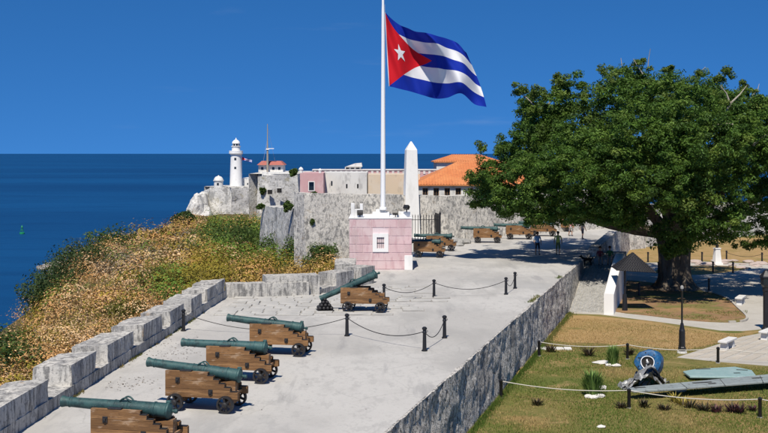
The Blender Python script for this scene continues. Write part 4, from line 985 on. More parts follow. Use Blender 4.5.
sheet('dry_grass_field', smooth_poly([(612, 261.5), (700, 260.5), (768, 262.5), (900, 262), (900, 240), (768, 238), (640, 238), (618, 247)], 3), LOW + .012, M['drylawn'])
sheet('grass_bank', smooth_poly([(655, 273), (690, 275), (725, 272.5), (748, 268), (715, 266), (670, 267)], 4), LOW + .03, M['drylawn'])
sheet('dry_grass_strip', smooth_poly([(569, 315.5), (610, 317.5), (660, 323.5), (720, 332.5), (742, 333), (766, 330), (750, 334.5), (690, 349), (640, 349), (600, 343), (548, 341), (557, 326)], 2), LOW + .010, M['drylawn'])
# patio of slabs
pa = sheet('patio', [(677, 357.5), (742, 337), (800, 326), (1000, 330), (1000, 372), (768, 366), (720, 362)], LOW + .02, M['path'])
cnt = 0
A0, A1, A2, A3 = G(681, 357.4, LOW), G(745, 337.2, LOW), G(860, 366, LOW), G(880, 340, LOW)
nr_, nc_ = 5, 12
for i in range(nr_):
    for j in range(nc_):
        def bi(u, v): return A0.lerp(A2, u).lerp(A1.lerp(A3, u), v)
        u0, u1, v0, v1 = j / nc_, (j + 1) / nc_, i / nr_, (i + 1) / nr_
        g_ = .012
        c4 = [bi(u0 + g_, v0 + g_), bi(u1 - g_, v0 + g_), bi(u1 - g_, v1 - g_), bi(u0 + g_, v1 - g_)]
        cc = sum(c4, Vector()) / 4; h = LOW + .03 + random.uniform(0, .012)
        MB().add([Vector((p.x - cc.x, p.y - cc.y, -.03)) for p in c4] + [Vector((p.x - cc.x, p.y - cc.y, 0)) for p in c4], [(3,2,1,0),(4,5,6,7),(0,1,5,4),(1,2,6,5),(2,3,7,6),(3,0,4,7)]).build('paving_slab', M['patio'], pa, loc=(cc.x, cc.y, h))
# flat stone slab against the wall
g = G(550, 349, LOW); fs_ = thing('stone_slab_row', 'low row of flat grey slabs laid beside the rubble wall', 'slabs', g, -.03)
for k in range(5): MB().box((-.95 + k * .42, -.28, -.02), (-.56 + k * .42, .28, .07), jit=.012).build('slab', M['benchc'], fs_, bevel=.01)

# ------------------------------------------------------------------ grass blades
def blades(name, n, sampler, hmin, hmax, cols, seed, z=LOW, wid=.012, kind='stuff', bend=.5):
    r = np.random.default_rng(seed); P_ = sampler(r, n); n = len(P_)
    a = r.uniform(0, 2*PI, n); h = r.uniform(hmin, hmax, n); dx, dy = np.cos(a), np.sin(a); w_ = wid * r.uniform(.7, 1.6, n)
    ln = r.uniform(.1, bend, n) * h; la = r.uniform(0, 2*PI, n)
    V = np.zeros((n, 3, 3)); V[:, 0] = P_ + np.stack([dx*w_, dy*w_, 0*w_], -1); V[:, 1] = P_ - np.stack([dx*w_, dy*w_, 0*w_], -1)
    V[:, 2] = P_ + np.stack([np.cos(la)*ln, np.sin(la)*ln, h], -1)
    pk = np.clip((fbm(P_ * np.array([.35, .35, 0]), 3, seed) * .9 + .5) * len(cols) + r.normal(0, .5, n), 0, len(cols) - 1).astype(int)
    c = np.array(cols)[pk] * r.uniform(.75, 1.25, n)[:, None]; c = np.concatenate([c, np.ones((n, 1))], 1)
    return tag(np_mesh(name, V.reshape(-1, 3), np.arange(3*n).reshape(n, 3), M['scrub'], col=np.repeat(c, 3, 0)), kind=kind)
def near_lawn(r, n):
    y = r.uniform(38, 63, n * 2); sl = (y - W0.y) / WDIR.y; xw = W0.x + WDIR.x * sl + .36
    x = xw + r.uniform(0, 1, len(y)) ** 1.0 * (y * .37 - xw); p = np.stack([x, y, np.full_like(x, LOW)], -1)
    px = CX + x * F / y; py = HY + (EYE - LOW) * F / y
    ok = (x < y * .37) & ~((px > 674 + (358 - py) * 3.2) & (py < 367)) & (py > 347 + 7 * fbm(p * np.array([.4, .4, 0]), 2, 9) + np.clip((px - 560) * .03, 0, 4))
    m_ = fbm(p * np.array([.5, .5, 0]), 3, 77) + r.uniform(-.5, .5, len(x)) > -.05
    return p[ok & m_][:n]
blades('lawn_grass', 60000, near_lawn, .03, .10, [(.10, .15, .032), (.13, .165, .038), (.20, .19, .06), (.36, .27, .12)], 5, wid=.014)
def dry_strip(r, n):
    x_ = r.uniform(552, 766, n); y_ = r.uniform(318, 352, n); d = F * (EYE - LOW) / (y_ - HY); p = np.stack([(x_ - CX) * d / F, d, np.full(n, LOW + .01)], -1)
    lim = np.interp(x_, [560, 610, 660, 720, 742, 766], [318.5, 320, 326, 334.5, 335, 334]); wallx = 566 - (y_ - 310) / 1.16 + 6
    return p[(y_ > lim) & (x_ > wallx) & ~((x_ > 674 + (358 - y_) * 3.2))]
blades('dry_strip_grass', 16000, dry_strip, .03, .09, [(.30, .21, .09), (.40, .28, .13), (.24, .19, .07), (.15, .15, .045)], 15, wid=.015)
def bed_s(r, n):
    x_ = r.uniform(610, 748, n); y_ = r.uniform(300, 323, n); d = F * (EYE - LOW) / (y_ - HY); p = np.stack([(x_ - CX) * d / F, d, np.full(n, LOW + .05)], -1)
    return p[(y_ < np.interp(x_, [609, 650, 700, 735, 746], [308, 315, 320.5, 321.8, 318.5])) & (fbm(p * np.array([.8, .8, 0]), 3, 19) + (y_ - 314) * .06 > .05)]
blades('tree_bed_grass', 9000, bed_s, .04, .12, [(.12, .15, .035), (.20, .18, .06), (.30, .22, .1)], 16, wid=.016)
def wall_foot(r, n):
    s = r.uniform(-8, 42, n); off = .30 + np.abs(r.normal(0, .15, n)); return np.stack([W0.x + WDIR.x*s + WN.x*off, W0.y + WDIR.y*s + WN.y*off, np.full(n, LOW)], -1)
blades('wall_foot_grass', 9000, wall_foot, .06, .2, [(.06, .10, .02), (.08, .12, .025), (.14, .14, .045)], 6, wid=.014)
def par_foot(r, n):
    y = r.uniform(28, 59, n); x = np.interp(y, [p.y for p in PAR], [p.x for p in PAR]) + np.abs(r.normal(0, .05, n)) + .03; p = np.stack([x, y, 0*y], -1)
    return p[fbm(p * 1.2, 2, 3) > .15]
blades('parapet_foot_weeds', 2500, par_foot, .03, .12, [(.10, .11, .03), (.2, .16, .07)], 8, wid=.012)
def edge_weeds(r, n):
    s = r.uniform(0, 42, n); off = -.1 + r.normal(0, .1, n); p = np.stack([W0.x + WDIR.x*s + WN.x*off, W0.y + WDIR.y*s + WN.y*off, 0*s], -1)
    return p[fbm(p * .55, 2, 21) > .38]
blades('terrace_edge_weeds', 5000, edge_weeds, .03, .12, [(.08, .12, .03), (.2, .17, .07)], 9, wid=.013)

# fallen dry leaves on the terrace
n = 300; r = np.random.default_rng(4)
cx_ = np.concatenate([G(170, 353)[:2] + np.stack([r.normal(0, .7, 120), r.normal(0, 1.6, 120)], -1), G(125, 384)[:2] + np.stack([r.normal(0, .5, 60), r.normal(0, .6, 60)], -1), np.stack([r.uniform(-9, 8, n - 180), r.uniform(30, 62, n - 180)], -1)])
V = np.zeros((n, 4, 3)); a = r.uniform(0, 2*PI, n); sz = r.uniform(.015, .05, n) * np.where(np.arange(n) < 180, 1.25, .8)
for k, (u, v, zz) in enumerate(((-1, 0, .004), (0, -.45, .012), (1, 0, .006), (0, .45, .009))):
    V[:, k, 0] = cx_[:, 0] + sz * (u*np.cos(a) - v*np.sin(a)); V[:, k, 1] = cx_[:, 1] + sz * (u*np.sin(a) + v*np.cos(a)); V[:, k, 2] = zz * r.uniform(.6, 1.3, n) + .012
ok = (cx_[:, 0] > np.interp(cx_[:, 1], [p.y for p in PAR], [p.x for p in PAR]) + .1) & (cx_[:, 0] < (cx_[:, 1] - W0.y) * WDIR.x / WDIR.y - .2)
V = V[ok]; c = np.array([(.10, .055, .025), (.16, .10, .045), (.06, .035, .02)])[r.integers(0, 3, len(V))]; c = np.concatenate([c, np.ones((len(V), 1))], 1)
tag(np_mesh('fallen_leaves', V.reshape(-1, 3), np.arange(4*len(V)).reshape(-1, 4), M['scrub'], col=np.repeat(c, 4, 0)), kind='stuff')

# ------------------------------------------------------------------ leaf clouds
def leaf_cloud(centers, radii, per, size, cols, r, flat=.75, up=.35, colvar=.25, shell=.35, orient=.8, rough=.55, lump=0.0):
    """quads spread through blobs; returns verts, colours"""
    k = len(centers); idx = np.repeat(np.arange(k), per); n = len(idx)
    d = r.normal(0, 1, (n, 3)); d /= np.linalg.norm(d, axis=1)[:, None]
    rad = (shell + (1 - shell) * r.uniform(0, 1, n) ** .5)
    if lump: rad = rad * (1 + lump * fbm(d * 2.2 + idx[:, None] * 3.7, 3, 7))
    p = centers[idx] + d * radii[idx] * rad[:, None]
    nrm = d * orient + np.array([0, 0, up]) + r.normal(0, rough, (n, 3)); nrm /= np.linalg.norm(nrm, axis=1)[:, None]
    t = np.cross(nrm, r.normal(0, 1, (n, 3))); t /= np.linalg.norm(t, axis=1)[:, None]; b = np.cross(nrm, t)
    s = size * r.uniform(.65, 1.35, n); 
    V = np.zeros((n, 4, 3)); bend = nrm * (s * .18)[:, None]
    V[:, 0] = p - t * s[:, None]; V[:, 1] = p + b * (s * flat * .55)[:, None] + bend; V[:, 2] = p + t * s[:, None]; V[:, 3] = p - b * (s * flat * .55)[:, None] + bend
    c = cols[idx] * r.uniform(1 - colvar, 1 + colvar, n)[:, None]; c = np.concatenate([c, np.ones((n, 1))], 1)
    return V.reshape(-1, 3), np.repeat(c, 4, 0)

# ------------------------------------------------------------------ the big ficus tree
TD = 83.5; tp = G(676, 289, LOW); TD = tp.y
tree = thing('ficus_tree', 'huge spreading dark green ficus tree with thick fluted trunk in earth bed', 'tree', (tp.x, tp.y, LOW))
pm_ = F / TD
def tl(px, py, dd=0.0):                                    # photo spot at the tree's distance, as a local offset
    p = P(px, py, TD); return np.array([p.x - tp.x, dd, p.z - LOW])
lobes = [  # px, py, radius px, depth offset m
    (500, 175, 30, -1), (492, 196, 20, 1), (520, 150, 32, -2), (535, 185, 34, -5), (545, 125, 30, 1), (540, 105, 20, 3), (575, 100, 32, 0), (570, 145, 36, -6), (560, 180, 30, 5), (590, 190, 34, -7),
    (612, 95, 32, -3), (610, 135, 38, -9), (640, 88, 30, 1), (655, 105, 34, -6), (630, 175, 40, -10), (680, 92, 28, 3), (665, 145, 40, -10), (700, 110, 30, -3), (715, 95, 24, 2), (735, 108, 28, -2),
    (705, 150, 40, -8), (755, 120, 30, 1), (775, 140, 34, -3), (745, 160, 40, -6), (790, 175, 40, -2), (670, 195, 40, -9), (655, 225, 26, -6), (690, 215, 30, -7), (725, 195, 36, -5), (760, 205, 36, -3),
    (752, 228, 20, -4), (790, 215, 34, 0), (610, 205, 26, -3), (620, 160, 46, 5), (690, 150, 46, 7), (560, 150, 40, 6), (740, 150, 44, 7), (660, 110, 40, 8), (590, 120, 40, 7), (700, 190, 40, 6),
    (800, 150, 40, 5), (640, 215, 24, 4), (520, 200, 18, 2), (550, 208, 18, -2), (580, 212, 16, 0), (655, 241, 14, -5), (820, 190, 40, -2), (815, 130, 30, 2),
    (503, 198, 22, -3), (528, 202, 23, -6), (556, 200, 22, -7), (586, 203, 22, -7), (610, 208, 20, -6), (520, 172, 26, -6), (550, 168, 30, -8), (585, 165, 34, -9), (640, 130, 34, -9), (690, 125, 30, -7), (730, 135, 34, -8), (765, 165, 34, -6), (770, 115, 24, -1)]
r = np.random.default_rng(21); cc, rr, kc = [], [], []
crown_c = tl(650, 165)
for (px, py, rp, dd) in lobes:
    c0 = tl(px, py, dd * 1.05); R0 = rp / pm_; n = int(34 + 9.5 * R0 * R0)
    d = r.normal(0, 1, (n, 3)); d /= np.linalg.norm(d, axis=1)[:, None]
    outw = (c0 - crown_c); outw /= np.linalg.norm(outw) + 1e-6
    kp = (d @ outw > -.45); d = d[kp]
    pts = c0 + d * R0 * np.array([1, 1, .78]) * r.choice([1, 1.12], len(d), p=[.85, .15])[:, None] * r.uniform(.42, 1.0, len(d))[:, None]
    cc.append(pts); q = r.uniform(.25, .72, len(pts)); rr.append(np.stack([q, q, q * .62], -1))
    base = np.array([(.068, .136, .020), (.090, .165, .025), (.048, .100, .016), (.114, .190, .030), (.145, .205, .037)])[r.choice(5, len(pts), p=[.32, .28, .2, .13, .07])]
    kc.append(base * r.uniform(.85, 1.2, len(pts))[:, None])
# loose sprays on the outline
for (px, py, n) in ((516, 91, 4), (523, 93, 5), (531, 94, 6), (537, 92, 5), (560, 76, 5), (559, 84, 6), (533, 112, 8), (482, 150, 5), (475, 178, 6), (474, 203, 6), (640, 63, 6), (605, 72, 5), (668, 66, 5), (700, 74, 5), (723, 72, 5), (722, 79, 5), (738, 82, 3), (745, 90, 4), (760, 100, 5), (500, 212, 5), (530, 216, 5), (712, 226, 6), (745, 246, 6)):
    for k in range(n):
        cc.append((tl(px + r.normal(0, 3), py + r.normal(0, 3), r.normal(0, 1.2)))[None]); q = r.uniform(.22, .45); rr.append(np.array([[q, q, q * .8]])); kc.append(np.array([(.105, .16, .026)]) * r.uniform(.8, 1.2))
nf = 900; d = r.normal(0, 1, (nf, 3)); d /= np.linalg.norm(d, axis=1)[:, None]; d *= (r.uniform(0, 1, nf) ** .4)[:, None]      # leaves inside the crown
cc.append(tl(645, 152) + d * np.array([9.8, 7.0, 4.6])); q = r.uniform(.4, .8, nf); rr.append(np.stack([q, q, q * .7], -1)); kc.append(np.array([(.075, .13, .02)]) * r.uniform(.75, 1.2, (nf, 1)))
cc, rr, kc = np.concatenate(cc), np.concatenate(rr), np.concatenate(kc)
V, col = leaf_cloud(cc, rr, 92, .108, kc, r, up=.6, shell=.2, lump=.35)
np_mesh('crown', V, np.arange(len(V)).reshape(-1, 4), M['leaf'], tree, col=col)
# trunk with flutes and root flare
nz_, na = 26, 40; Zs = np.concatenate([np.linspace(-.3, 1.2, 12), np.linspace(1.4, 5.2, 14)]); A = np.zeros((26, na + 1, 3))
for i, z in enumerate(Zs):
    for k in range(na + 1):
        a = 2*PI*k/na; fl = 1.12 + .75 * math.exp(-max(z, 0) / .55) + .10 * max(0, z - 2.8)
        fl *= 1 + (.10 + .12 * math.exp(-max(z, 0) / .9)) * math.sin(7 * a + .5 * z) * math.cos(3 * a + 1) + .05 * math.sin(13 * a - z)
        A[i, k] = (fl * math.cos(a) - .05 * z, fl * math.sin(a), z)
A[:, :, :2] += fbm(A.reshape(-1, 3) * 1.3, 3, 4).reshape(26, na + 1)[..., None] * .06; A[:, na] = A[:, 0]
trunk = grid_mesh('trunk', A[..., 0], A[..., 1], A[..., 2], M['bark'], tree)
for i, (px, py, rp, dd) in enumerate(lobes):
    if i % 3 or dd < -5.5 or py > 190: continue
    e = tl(px, py, dd * 1.05); a = np.array([e[0] * .06 - .2, e[1] * .06, 4.2]); m1 = a * .55 + e * .45 + np.array([0, 0, -.9]) + r.normal(0, .35, 3); m2 = a * .25 + e * .75 + r.normal(0, .5, 3)
    pts = []
    for t in np.linspace(0, 1, 9): pts.append(a*(1-t)**3 + 3*m1*t*(1-t)**2 + 3*m2*t*t*(1-t) + e*t**3)
    r0 = .22 + .012 * rp * .5; MB().tube([tuple(p) for p in pts], list(np.linspace(r0, .05, 9)), 8).build('limb', M['bark'], tree, smooth=True)
def bare(pixpts, dd, r0):
    pts = [tuple(tl(x, y, dd + random.uniform(-.2, .2))) for x, y in pixpts]; MB().tube(pts, list(np.linspace(r0, .018, len(pts))), 6).build('bare_branch', M['twig'], tree, smooth=True)
for pp, dd, r0 in (([(692, 130), (693, 118), (697, 108), (706, 100), (712, 92)], -8, .13), ([(694, 128), (684, 127), (672, 130), (661, 134)], -9.5, .10), ([(697, 108), (694, 99), (688, 92)], -8, .07), ([(710, 146), (722, 138), (733, 131), (742, 129)], -9.5, .10), ([(733, 131), (738, 140), (736, 152)], -9.6, .05),
                   ([(640, 75), (634, 66), (630, 60)], -1, .05), ([(648, 70), (649, 58), (650, 49)], 0, .04), ([(622, 66), (621, 58)], 0, .04), ([(700, 80), (705, 70), (709, 66)], 1, .05), ([(752, 96), (757, 90), (759, 84)], 0, .05), ([(735, 90), (742, 95), (750, 103)], 0, .06), ([(720, 100), (721, 88), (723, 78)], 0, .06), ([(617, 115), (622, 119), (628, 121)], -8.5, .08), ([(536, 105), (528, 97), (519, 91)], 1, .06), ([(548, 108), (556, 95), (559, 80)], 1, .07)):
    bare(pp, dd, r0)

# ------------------------------------------------------------------ scrub on the hillside
r = np.random.default_rng(5)
n = 1150
Yq = np.exp(r.uniform(np.log(36), np.log(430), n)); Yq[:220] = r.uniform(70, 135, 220); a_ = np.interp(Yq, rY, rX) - 3.5; b_ = inner_x(Yq) - 2.0
b_ = np.where(Yq > 60, np.minimum(b_, np.interp(Yq, [60, 62, 67, 75, 89, 90.5, 104, 118, 132, 200, 430], [-9.8, -6.8, -4.0, -3.6, -3.8, -8.7, -9.6, -13.2, -15.5, -22, -47])), b_)
b_ = np.where(Yq < 75, b_, b_)
Xq = a_ + (b_ - a_) * r.uniform(0, 1, n); Zq = terrain(Xq, Yq)
px = CX + Xq * F / Yq; py = HY + (EYE - Zq) * F / Yq
TAN = np.array([(.54, .31, .13), (.60, .38, .18), (.47, .26, .10), (.63, .44, .25)]); OLV = np.array([(.24, .20, .035), (.31, .235, .04), (.18, .16, .035)]); GRN = np.array([(.13, .225, .04), (.17, .265, .05), (.095, .17, .032)]); ORG = np.array([(.40, .255, .06), (.33, .235, .055), (.44, .30, .10)]); GRY = np.array([(.14, .12, .09), (.18, .15, .11)])
f1 = fbm(np.stack([Xq * .07, Yq * .045, 0 * Xq], -1), 3, 31); f2 = fbm(np.stack([Xq * .16, Yq * .10, 0 * Xq + 5], -1), 3, 41)
cols = np.zeros((n, 3)); rad = np.zeros(n)
green_zone = np.clip((px - 190) / 50, 0, 1) * np.clip((276 - py) / 18, 0, 1)
pk1 = fbm(np.stack([Xq * .16, Yq * .10, 0 * Xq + 9], -1), 2, 51) + r.normal(0, .05, n)          # which plant grows in this patch
for i in range(n):
    q = pk1[i]
    if green_zone[i] > .30 + .35 * f2[i]: pal = GRN if q > -.22 else (OLV if q > -.4 else TAN)
    elif px[i] > 185 and py[i] > 250: pal = ORG if q < .0 else (TAN if q < .12 else OLV)
    elif q > .42: pal = GRN if px[i] > 60 else OLV
    elif q > .17: pal = OLV
    elif q < -.38: pal = GRY
    elif q < -.28: pal = ORG
    else: pal = TAN
    cols[i] = pal[r.integers(0, len(pal))] * r.uniform(.72, 1.2)
rad = (.45 + 1.35 * r.uniform(0, 1, n) ** 1.8) * np.clip(.75 + Yq / 190, .85, 2.3)
RAD = np.stack([rad, rad, rad * r.uniform(.75, 1.15, n)], -1)
near = Yq < 100
out = []
for msk, per, sz in ((Yq < 62, 800, .05), ((Yq >= 62) & (Yq < 100), 560, .07), ((Yq >= 100) & (Yq < 180), 320, .12), (Yq >= 180, 180, .23)):
    V, col = leaf_cloud(np.stack([Xq, Yq, Zq + rad * .2], -1)[msk], RAD[msk], per, sz, cols[msk], r, up=.7, shell=.78, colvar=.12, orient=1.4, rough=.25, lump=.7, flat=1.1); out.append((V, col))
V = np.concatenate([o[0] for o in out]); col = np.concatenate([o[1] for o in out])
tag(np_mesh('hillside_scrub', V, np.arange(len(V)).reshape(-1, 4), M['scrub'], col=col), kind='stuff')
# dry grass stalks between the scrub
def hill_s(r_, n_):
    y = np.exp(r_.uniform(np.log(36), np.log(200), n_)); a = np.interp(y, rY, rX) - 2; b = inner_x(y) - 1.8; b = np.where(y > 60, np.minimum(b, np.interp(y, [60, 75, 92, 118, 200], [-9.8, -4, -9, -13.5, -24])), b)
    x = a + (b - a) * r_.uniform(0, 1, n_); return np.stack([x, y, terrain(x, y)], -1)
blades('dry_stalks', 16000, hill_s, .4, 1.1, [(.34, .22, .10), (.26, .19, .07), (.40, .28, .15), (.12, .13, .035)], 12, wid=.022)
# single shrubs that stand out
def shrub(px, py, d, rx, rz, pal, label, per=900, sz=.16, name='shrub'):
    p = P(px, py, d); z = float(terrain(np.array([p.x]), np.array([d]))[0]); o = thing(name, label, 'shrub', (p.x, d, z), 0, 'shrubs on the hillside')
    hgt = max(p.z - z, rz * .5); rs = np.random.default_rng(int(px * 13 + py)); k = 40; rx *= 1.6; rz *= 1.5
    d_ = rs.normal(0, 1, (k, 3)); d_ /= np.linalg.norm(d_, axis=1)[:, None]
    cs = d_ * np.array([rx, rx, rz]) * rs.uniform(.35, .9, k)[:, None] + np.array([0, 0, hgt]); cr = rs.uniform(.28, .45, k) * rx
    cl = np.array(pal)[rs.integers(0, len(pal), k)] * rs.uniform(.8, 1.2, k)[:, None]
    V, c_ = leaf_cloud(cs, np.stack([cr, cr, cr * .75], -1), per // k + 1, sz, cl, rs, up=.4, shell=.3)
    np_mesh('foliage', V, np.arange(len(V)).reshape(-1, 4), M['leaf'], o, col=c_)
    st_ = MB()
    for j in range(4): st_.tube([(0, 0, -.3), (rs.normal(0, .2) * rx, rs.normal(0, .2) * rx, hgt * .6), (rs.normal(0, .4) * rx, rs.normal(0, .4) * rx, hgt)], [.09 * rx, .05 * rx, .02 * rx], 6)
    st_.build('stem', M['bark'], o)
DG = [(.035, .065, .02), (.048, .085, .024), (.065, .10, .03)]; LG = [(.07, .12, .025), (.09, .14, .03), (.055, .095, .02)]; YG = [(.16, .16, .03), (.12, .13, .03)]
for a in ((42, 295, 88, 1.3, 1.0, DG, 'dark green shrub at the cliff edge, lowest of the seaward row'), (55, 284, 92, 1.7, 1.3, DG, 'dark green shrub at the cliff edge above the lowest one'), (68, 272, 98, 1.9, 1.5, DG, 'broad dark green shrub at the cliff edge beside the shore rock'),
          (84, 258, 118, 2.0, 1.4, DG, 'tall dark green shrub on the cliff edge, darkest of the seaward row'), (92, 268, 110, 1.6, 1.2, DG, 'dark green shrub set inside the cliff edge among tan scrub'), (108, 243, 165, 2.6, 1.6, LG, 'bright green shrub on the skyline of the hillside'),
          (184, 218, 340, 2.4, 1.3, DG, 'green bush clump beside the castle rocks'), (8, 352, 50, 1.3, .9, LG, 'leafy green shrub low behind the parapet'), (22, 366, 46, 1.0, .8, LG, 'small green shrub behind the first merlons'), (-4, 372, 45, 1.3, 1.0, DG, 'dark shrub tucked outside the parapet end'),
          (190, 258, 120, 2.0, 1.2, DG, 'round dark shrub in the middle of the tan slope'), (230, 235, 170, 4.0, 1.8, LG, 'broad bright green bush below the castle'), (246, 240, 150, 3.0, 1.5, LG, 'bright green bush near the white bastion foot'), (285, 247, 122, 2.0, 1.1, LG, 'green bush at the foot of the white bastion'),
          (302, 252, 105, 1.4, .9, LG, 'green bush where bastion and fort wall meet'), (322, 256, 90, 1.0, .8, LG, 'small green bush at the foot of fort wall near pink block'), (128, 315, 62, .9, .6, YG, 'yellow green shrub above the middle merlons'), (160, 292, 75, 1.0, .7, YG, 'yellow green shrub on the tan slope above the far merlons'), (264, 268, 92, 1.1, .8, YG, 'olive shrub on the slope behind the low parapet')):
    shrub(*a, per=2600, sz=.085 if a[2] < 70 else .0013 * a[2])
for (x, y, d, w_, lab) in ((263, 190, 425, 1.1, 'green creeper patch on the castle curtain wall'), (260, 207, 130.2, .3, 'green creeper hanging down the bastion corner'), (288, 206, 111.5, .4, 'green bush growing on the bastion top'), (294, 172, 128, .4, 'small bush on the wall beside the pink house'), (311, 222, 90.7, .2, 'tuft of weeds growing from the fort wall corner'), (314, 195, 91.3, .22, 'weeds along the fort wall crest under pink house')):
    p = P(x, y, d); w_ *= 1.0; o = thing('wall_plant', lab, 'plant', p, 0, 'plants on the fort walls'); rs = np.random.default_rng(int(x)); k = 9
    cs = rs.normal(0, .55, (k, 3)) * w_ * np.array([1, .4, .8]); V, c_ = leaf_cloud(cs, np.full((k, 3), w_ * .5), 60, .0016 * d, np.array(LG)[rs.integers(0, 3, k)], rs)
    np_mesh('foliage', V, np.arange(len(V)).reshape(-1, 4), M['leaf'], o, col=c_); MB().tube([(0, .3 * w_, -w_), (0, 0, 0), (.2 * w_, 0, .5 * w_)], .06 * w_, 5).build('stem', M['bark'], o)

# ------------------------------------------------------------------ garden furniture
def lamp_post(px, py, h, label, lean=0):
    o = thing('lamp_post', label, 'lamp post', G(px, py, LOW), .3, 'lamp posts in the garden')
    MB().lathe([(.26, -.1), (.26, .05), (.24, .06), (.24, .12)], 8).build('footing', M['benchc'], o)
    MB().lathe([(.2, .1), (.2, .3), (.17, .34), (.16, 1.15), (.13, 1.25), (.085, 1.5), (.075, 1.55)], 8).build('base', M['ironp'], o)
    MB().lathe([(.05, 1.5), (.045, h - .3), (.06, h - .28), (.04, h - .22)], 10).build('pole', M['ironp'], o, smooth=True)
    MB().lathe([(.04, h - .22), (.085, h - .18), (.09, h - .08), (.05, h - .02), (.01, h)], 12).build('lamp_head', M['cobble'], o, smooth=True)
lamp_post(682, 353, 3.5, 'slim dark lamp post with thick base beside the patio corner')
o = thing('lantern_post', 'stout dark lantern post beside the far end of the patio', 'lamp post', G(766.5, 331, LOW), 0)
MB().lathe([(.26, -.1), (.26, .2), (.2, .25), (.2, 2.3), (.24, 2.34), (.24, 2.5)], 8).build('base', M['ironp'], o)
MB().lathe([(.2, 2.5), (.34, 2.7), (.36, 3.1), (.3, 3.15)], 8).build('lantern', M['glassd'], o)
MB().lathe([(.42, 3.12), (.4, 3.2), (.15, 3.5), (.02, 3.6)], 8).build('cap', M['ironp'], o)
def bench(px, py, rz, label, s=1.0):
    o = thing('concrete_bench', label, 'bench', G(px, py, LOW), rz, 'concrete benches'); o.scale = (s, s, s)
    MB().box((-.85, -.24, .42), (.85, .24, .53)).build('seat', M['benchc'], o, bevel=.02)
    for x in (-.5, .5): MB().add([(x-.2,-.19,-.05),(x+.2,-.19,-.05),(x+.2,.19,-.05),(x-.2,.19,-.05),(x-.1,-.17,.42),(x+.1,-.17,.42),(x+.1,.17,.42),(x-.1,.17,.42)], [(3,2,1,0),(4,5,6,7),(0,1,5,4),(1,2,6,5),(2,3,7,6),(3,0,4,7)]).build('leg', M['benchc'], o, bevel=.015)
bench(727.5, 349, .95, 'pale concrete bench on the grass edge of the patio')
bench(768, 339, .9, 'pale concrete bench beside the stout lantern post')
bench(740.5, 304, 1.1, 'small pale concrete bench in the tree shade by the kerb')

# pyramid sunshade on one post
o = thing('sunshade', 'black lattice pyramid sunshade on a single post beside the white balustrade', 'sunshade', G(624.8, 311, LOW), 0)
rx_, ztop, zeave = 1.26, 3.82, 2.62
offx = .56
rf = MB(); n = 12; apex = Vector((offx, .2, ztop)); cor = [Vector((offx - rx_, -.75, zeave + .12)), Vector((offx + rx_, -.9, zeave)), Vector((offx + rx_ * .9, 1.5, zeave)), Vector((offx - rx_ * .9, 1.5, zeave + .12))]
MB().tube([(0, 0, -.1), (0, 0, 1.1)], [.2, .13], 10).tube([(0, 0, 1.1), (0, 0, 2.9)], .07, 10).build('post', M['ironp'], o, smooth=True)
MB().tube([(0, 0, 2.85), (offx, .2, ztop - .1)], .045, 6).tube([(0, 0, 2.8), tuple(cor[1])], .03, 6).tube([(0, 0, 2.8), tuple(cor[2])], .03, 6).tube([(0, 0, 2.8), tuple(cor[0])], .03, 6).tube([(0, 0, 2.8), tuple(cor[3])], .03, 6).build('strut', M['ironp'], o)
grey_t = mat('dark_tile', (.028, .028, .032), [(6, U, .5, .7, (.06, .06, .06), .6)], rough=.5)
for sd in range(4):
    a, b = cor[sd], cor[(sd + 1) % 4]; nrm = (b - a).cross(apex - a).normalized()
    m_ = MB(); rows = 13
    pan = MB().add([a, b, apex, a - nrm * .03, b - nrm * .03, apex - nrm * .03], [(0,1,2), (5,4,3), (0,3,4,1), (1,4,5,2), (2,5,3,0)]).build('roof_panel', M['ironp'], o)
    tm = MB()
    for i in range(rows):
        v0, v1 = i / rows, (i + .72) / rows; k_ = max(1, int((1 - v0) * 16))
        l0, r0 = a.lerp(apex, v0), b.lerp(apex, v0); l1, r1 = a.lerp(apex, v1), b.lerp(apex, v1)
        for j in range(k_):
            u0, u1 = (j + .14) / k_, (j + .86) / k_
            q = [l0.lerp(r0, u0), l0.lerp(r0, u1), l1.lerp(r1, u1), l1.lerp(r1, u0)]; tm.add([p + nrm * .035 for p in q] + [p + nrm * .004 for p in q], [(0,1,2,3), (4,5,1,0), (5,6,2,1), (6,7,3,2), (7,4,0,3)])
    tag(tm.build('tiles', mat('sunshade_tile', (.03, .03, .034), rough=.9, spec=.1) if sd == 0 else bpy.data.materials['sunshade_tile'], pan), kind='stuff')

# short posts and ropes of the wreck enclosure
def make_rpost():
    o = thing('rope_post', 'x', 'post'); MB().lathe([(.075, -.1), (.07, .68), (.085, .7), (.085, .76), (.03, .8)], 10).build('shaft', M['ironp'], o, smooth=True); MB().lathe([(.12, -.05), (.11, .03)], 9).build('footing', M['cobble'], o); return o
rp = make_rpost(); rl = {}
for i, (key, px, py, lab) in enumerate((('f0', 501, 398, 'short dark rope post against the foot of the rubble wall on the front rope'), ('f1', 629, 408, 'short dark rope post in front of the grey wing tip'), ('f2', 760, 417.5, 'short dark rope post beside the purple plants'), ('f3', 905, 428, 'short dark rope post beyond the purple plants'),
        ('b0', 539, 356, 'short dark rope post by the flat slabs at the rubble wall'), ('b1', 627.5, 359, 'short dark rope post behind the blue wreck'), ('b2', 718, 363, 'short dark rope post at the patio edge beside the concrete bench'), ('b3', 830, 367, 'short dark rope post further along the patio edge'))):
    if key in ('f3', 'b3'): pass
    o = rp if i == 0 else copy_tree(rp); o.location = G(px, py, LOW); tag(o, lab, 'post', 'rope posts round the wreck'); rl[key] = o.location + Vector((0, 0, .72))
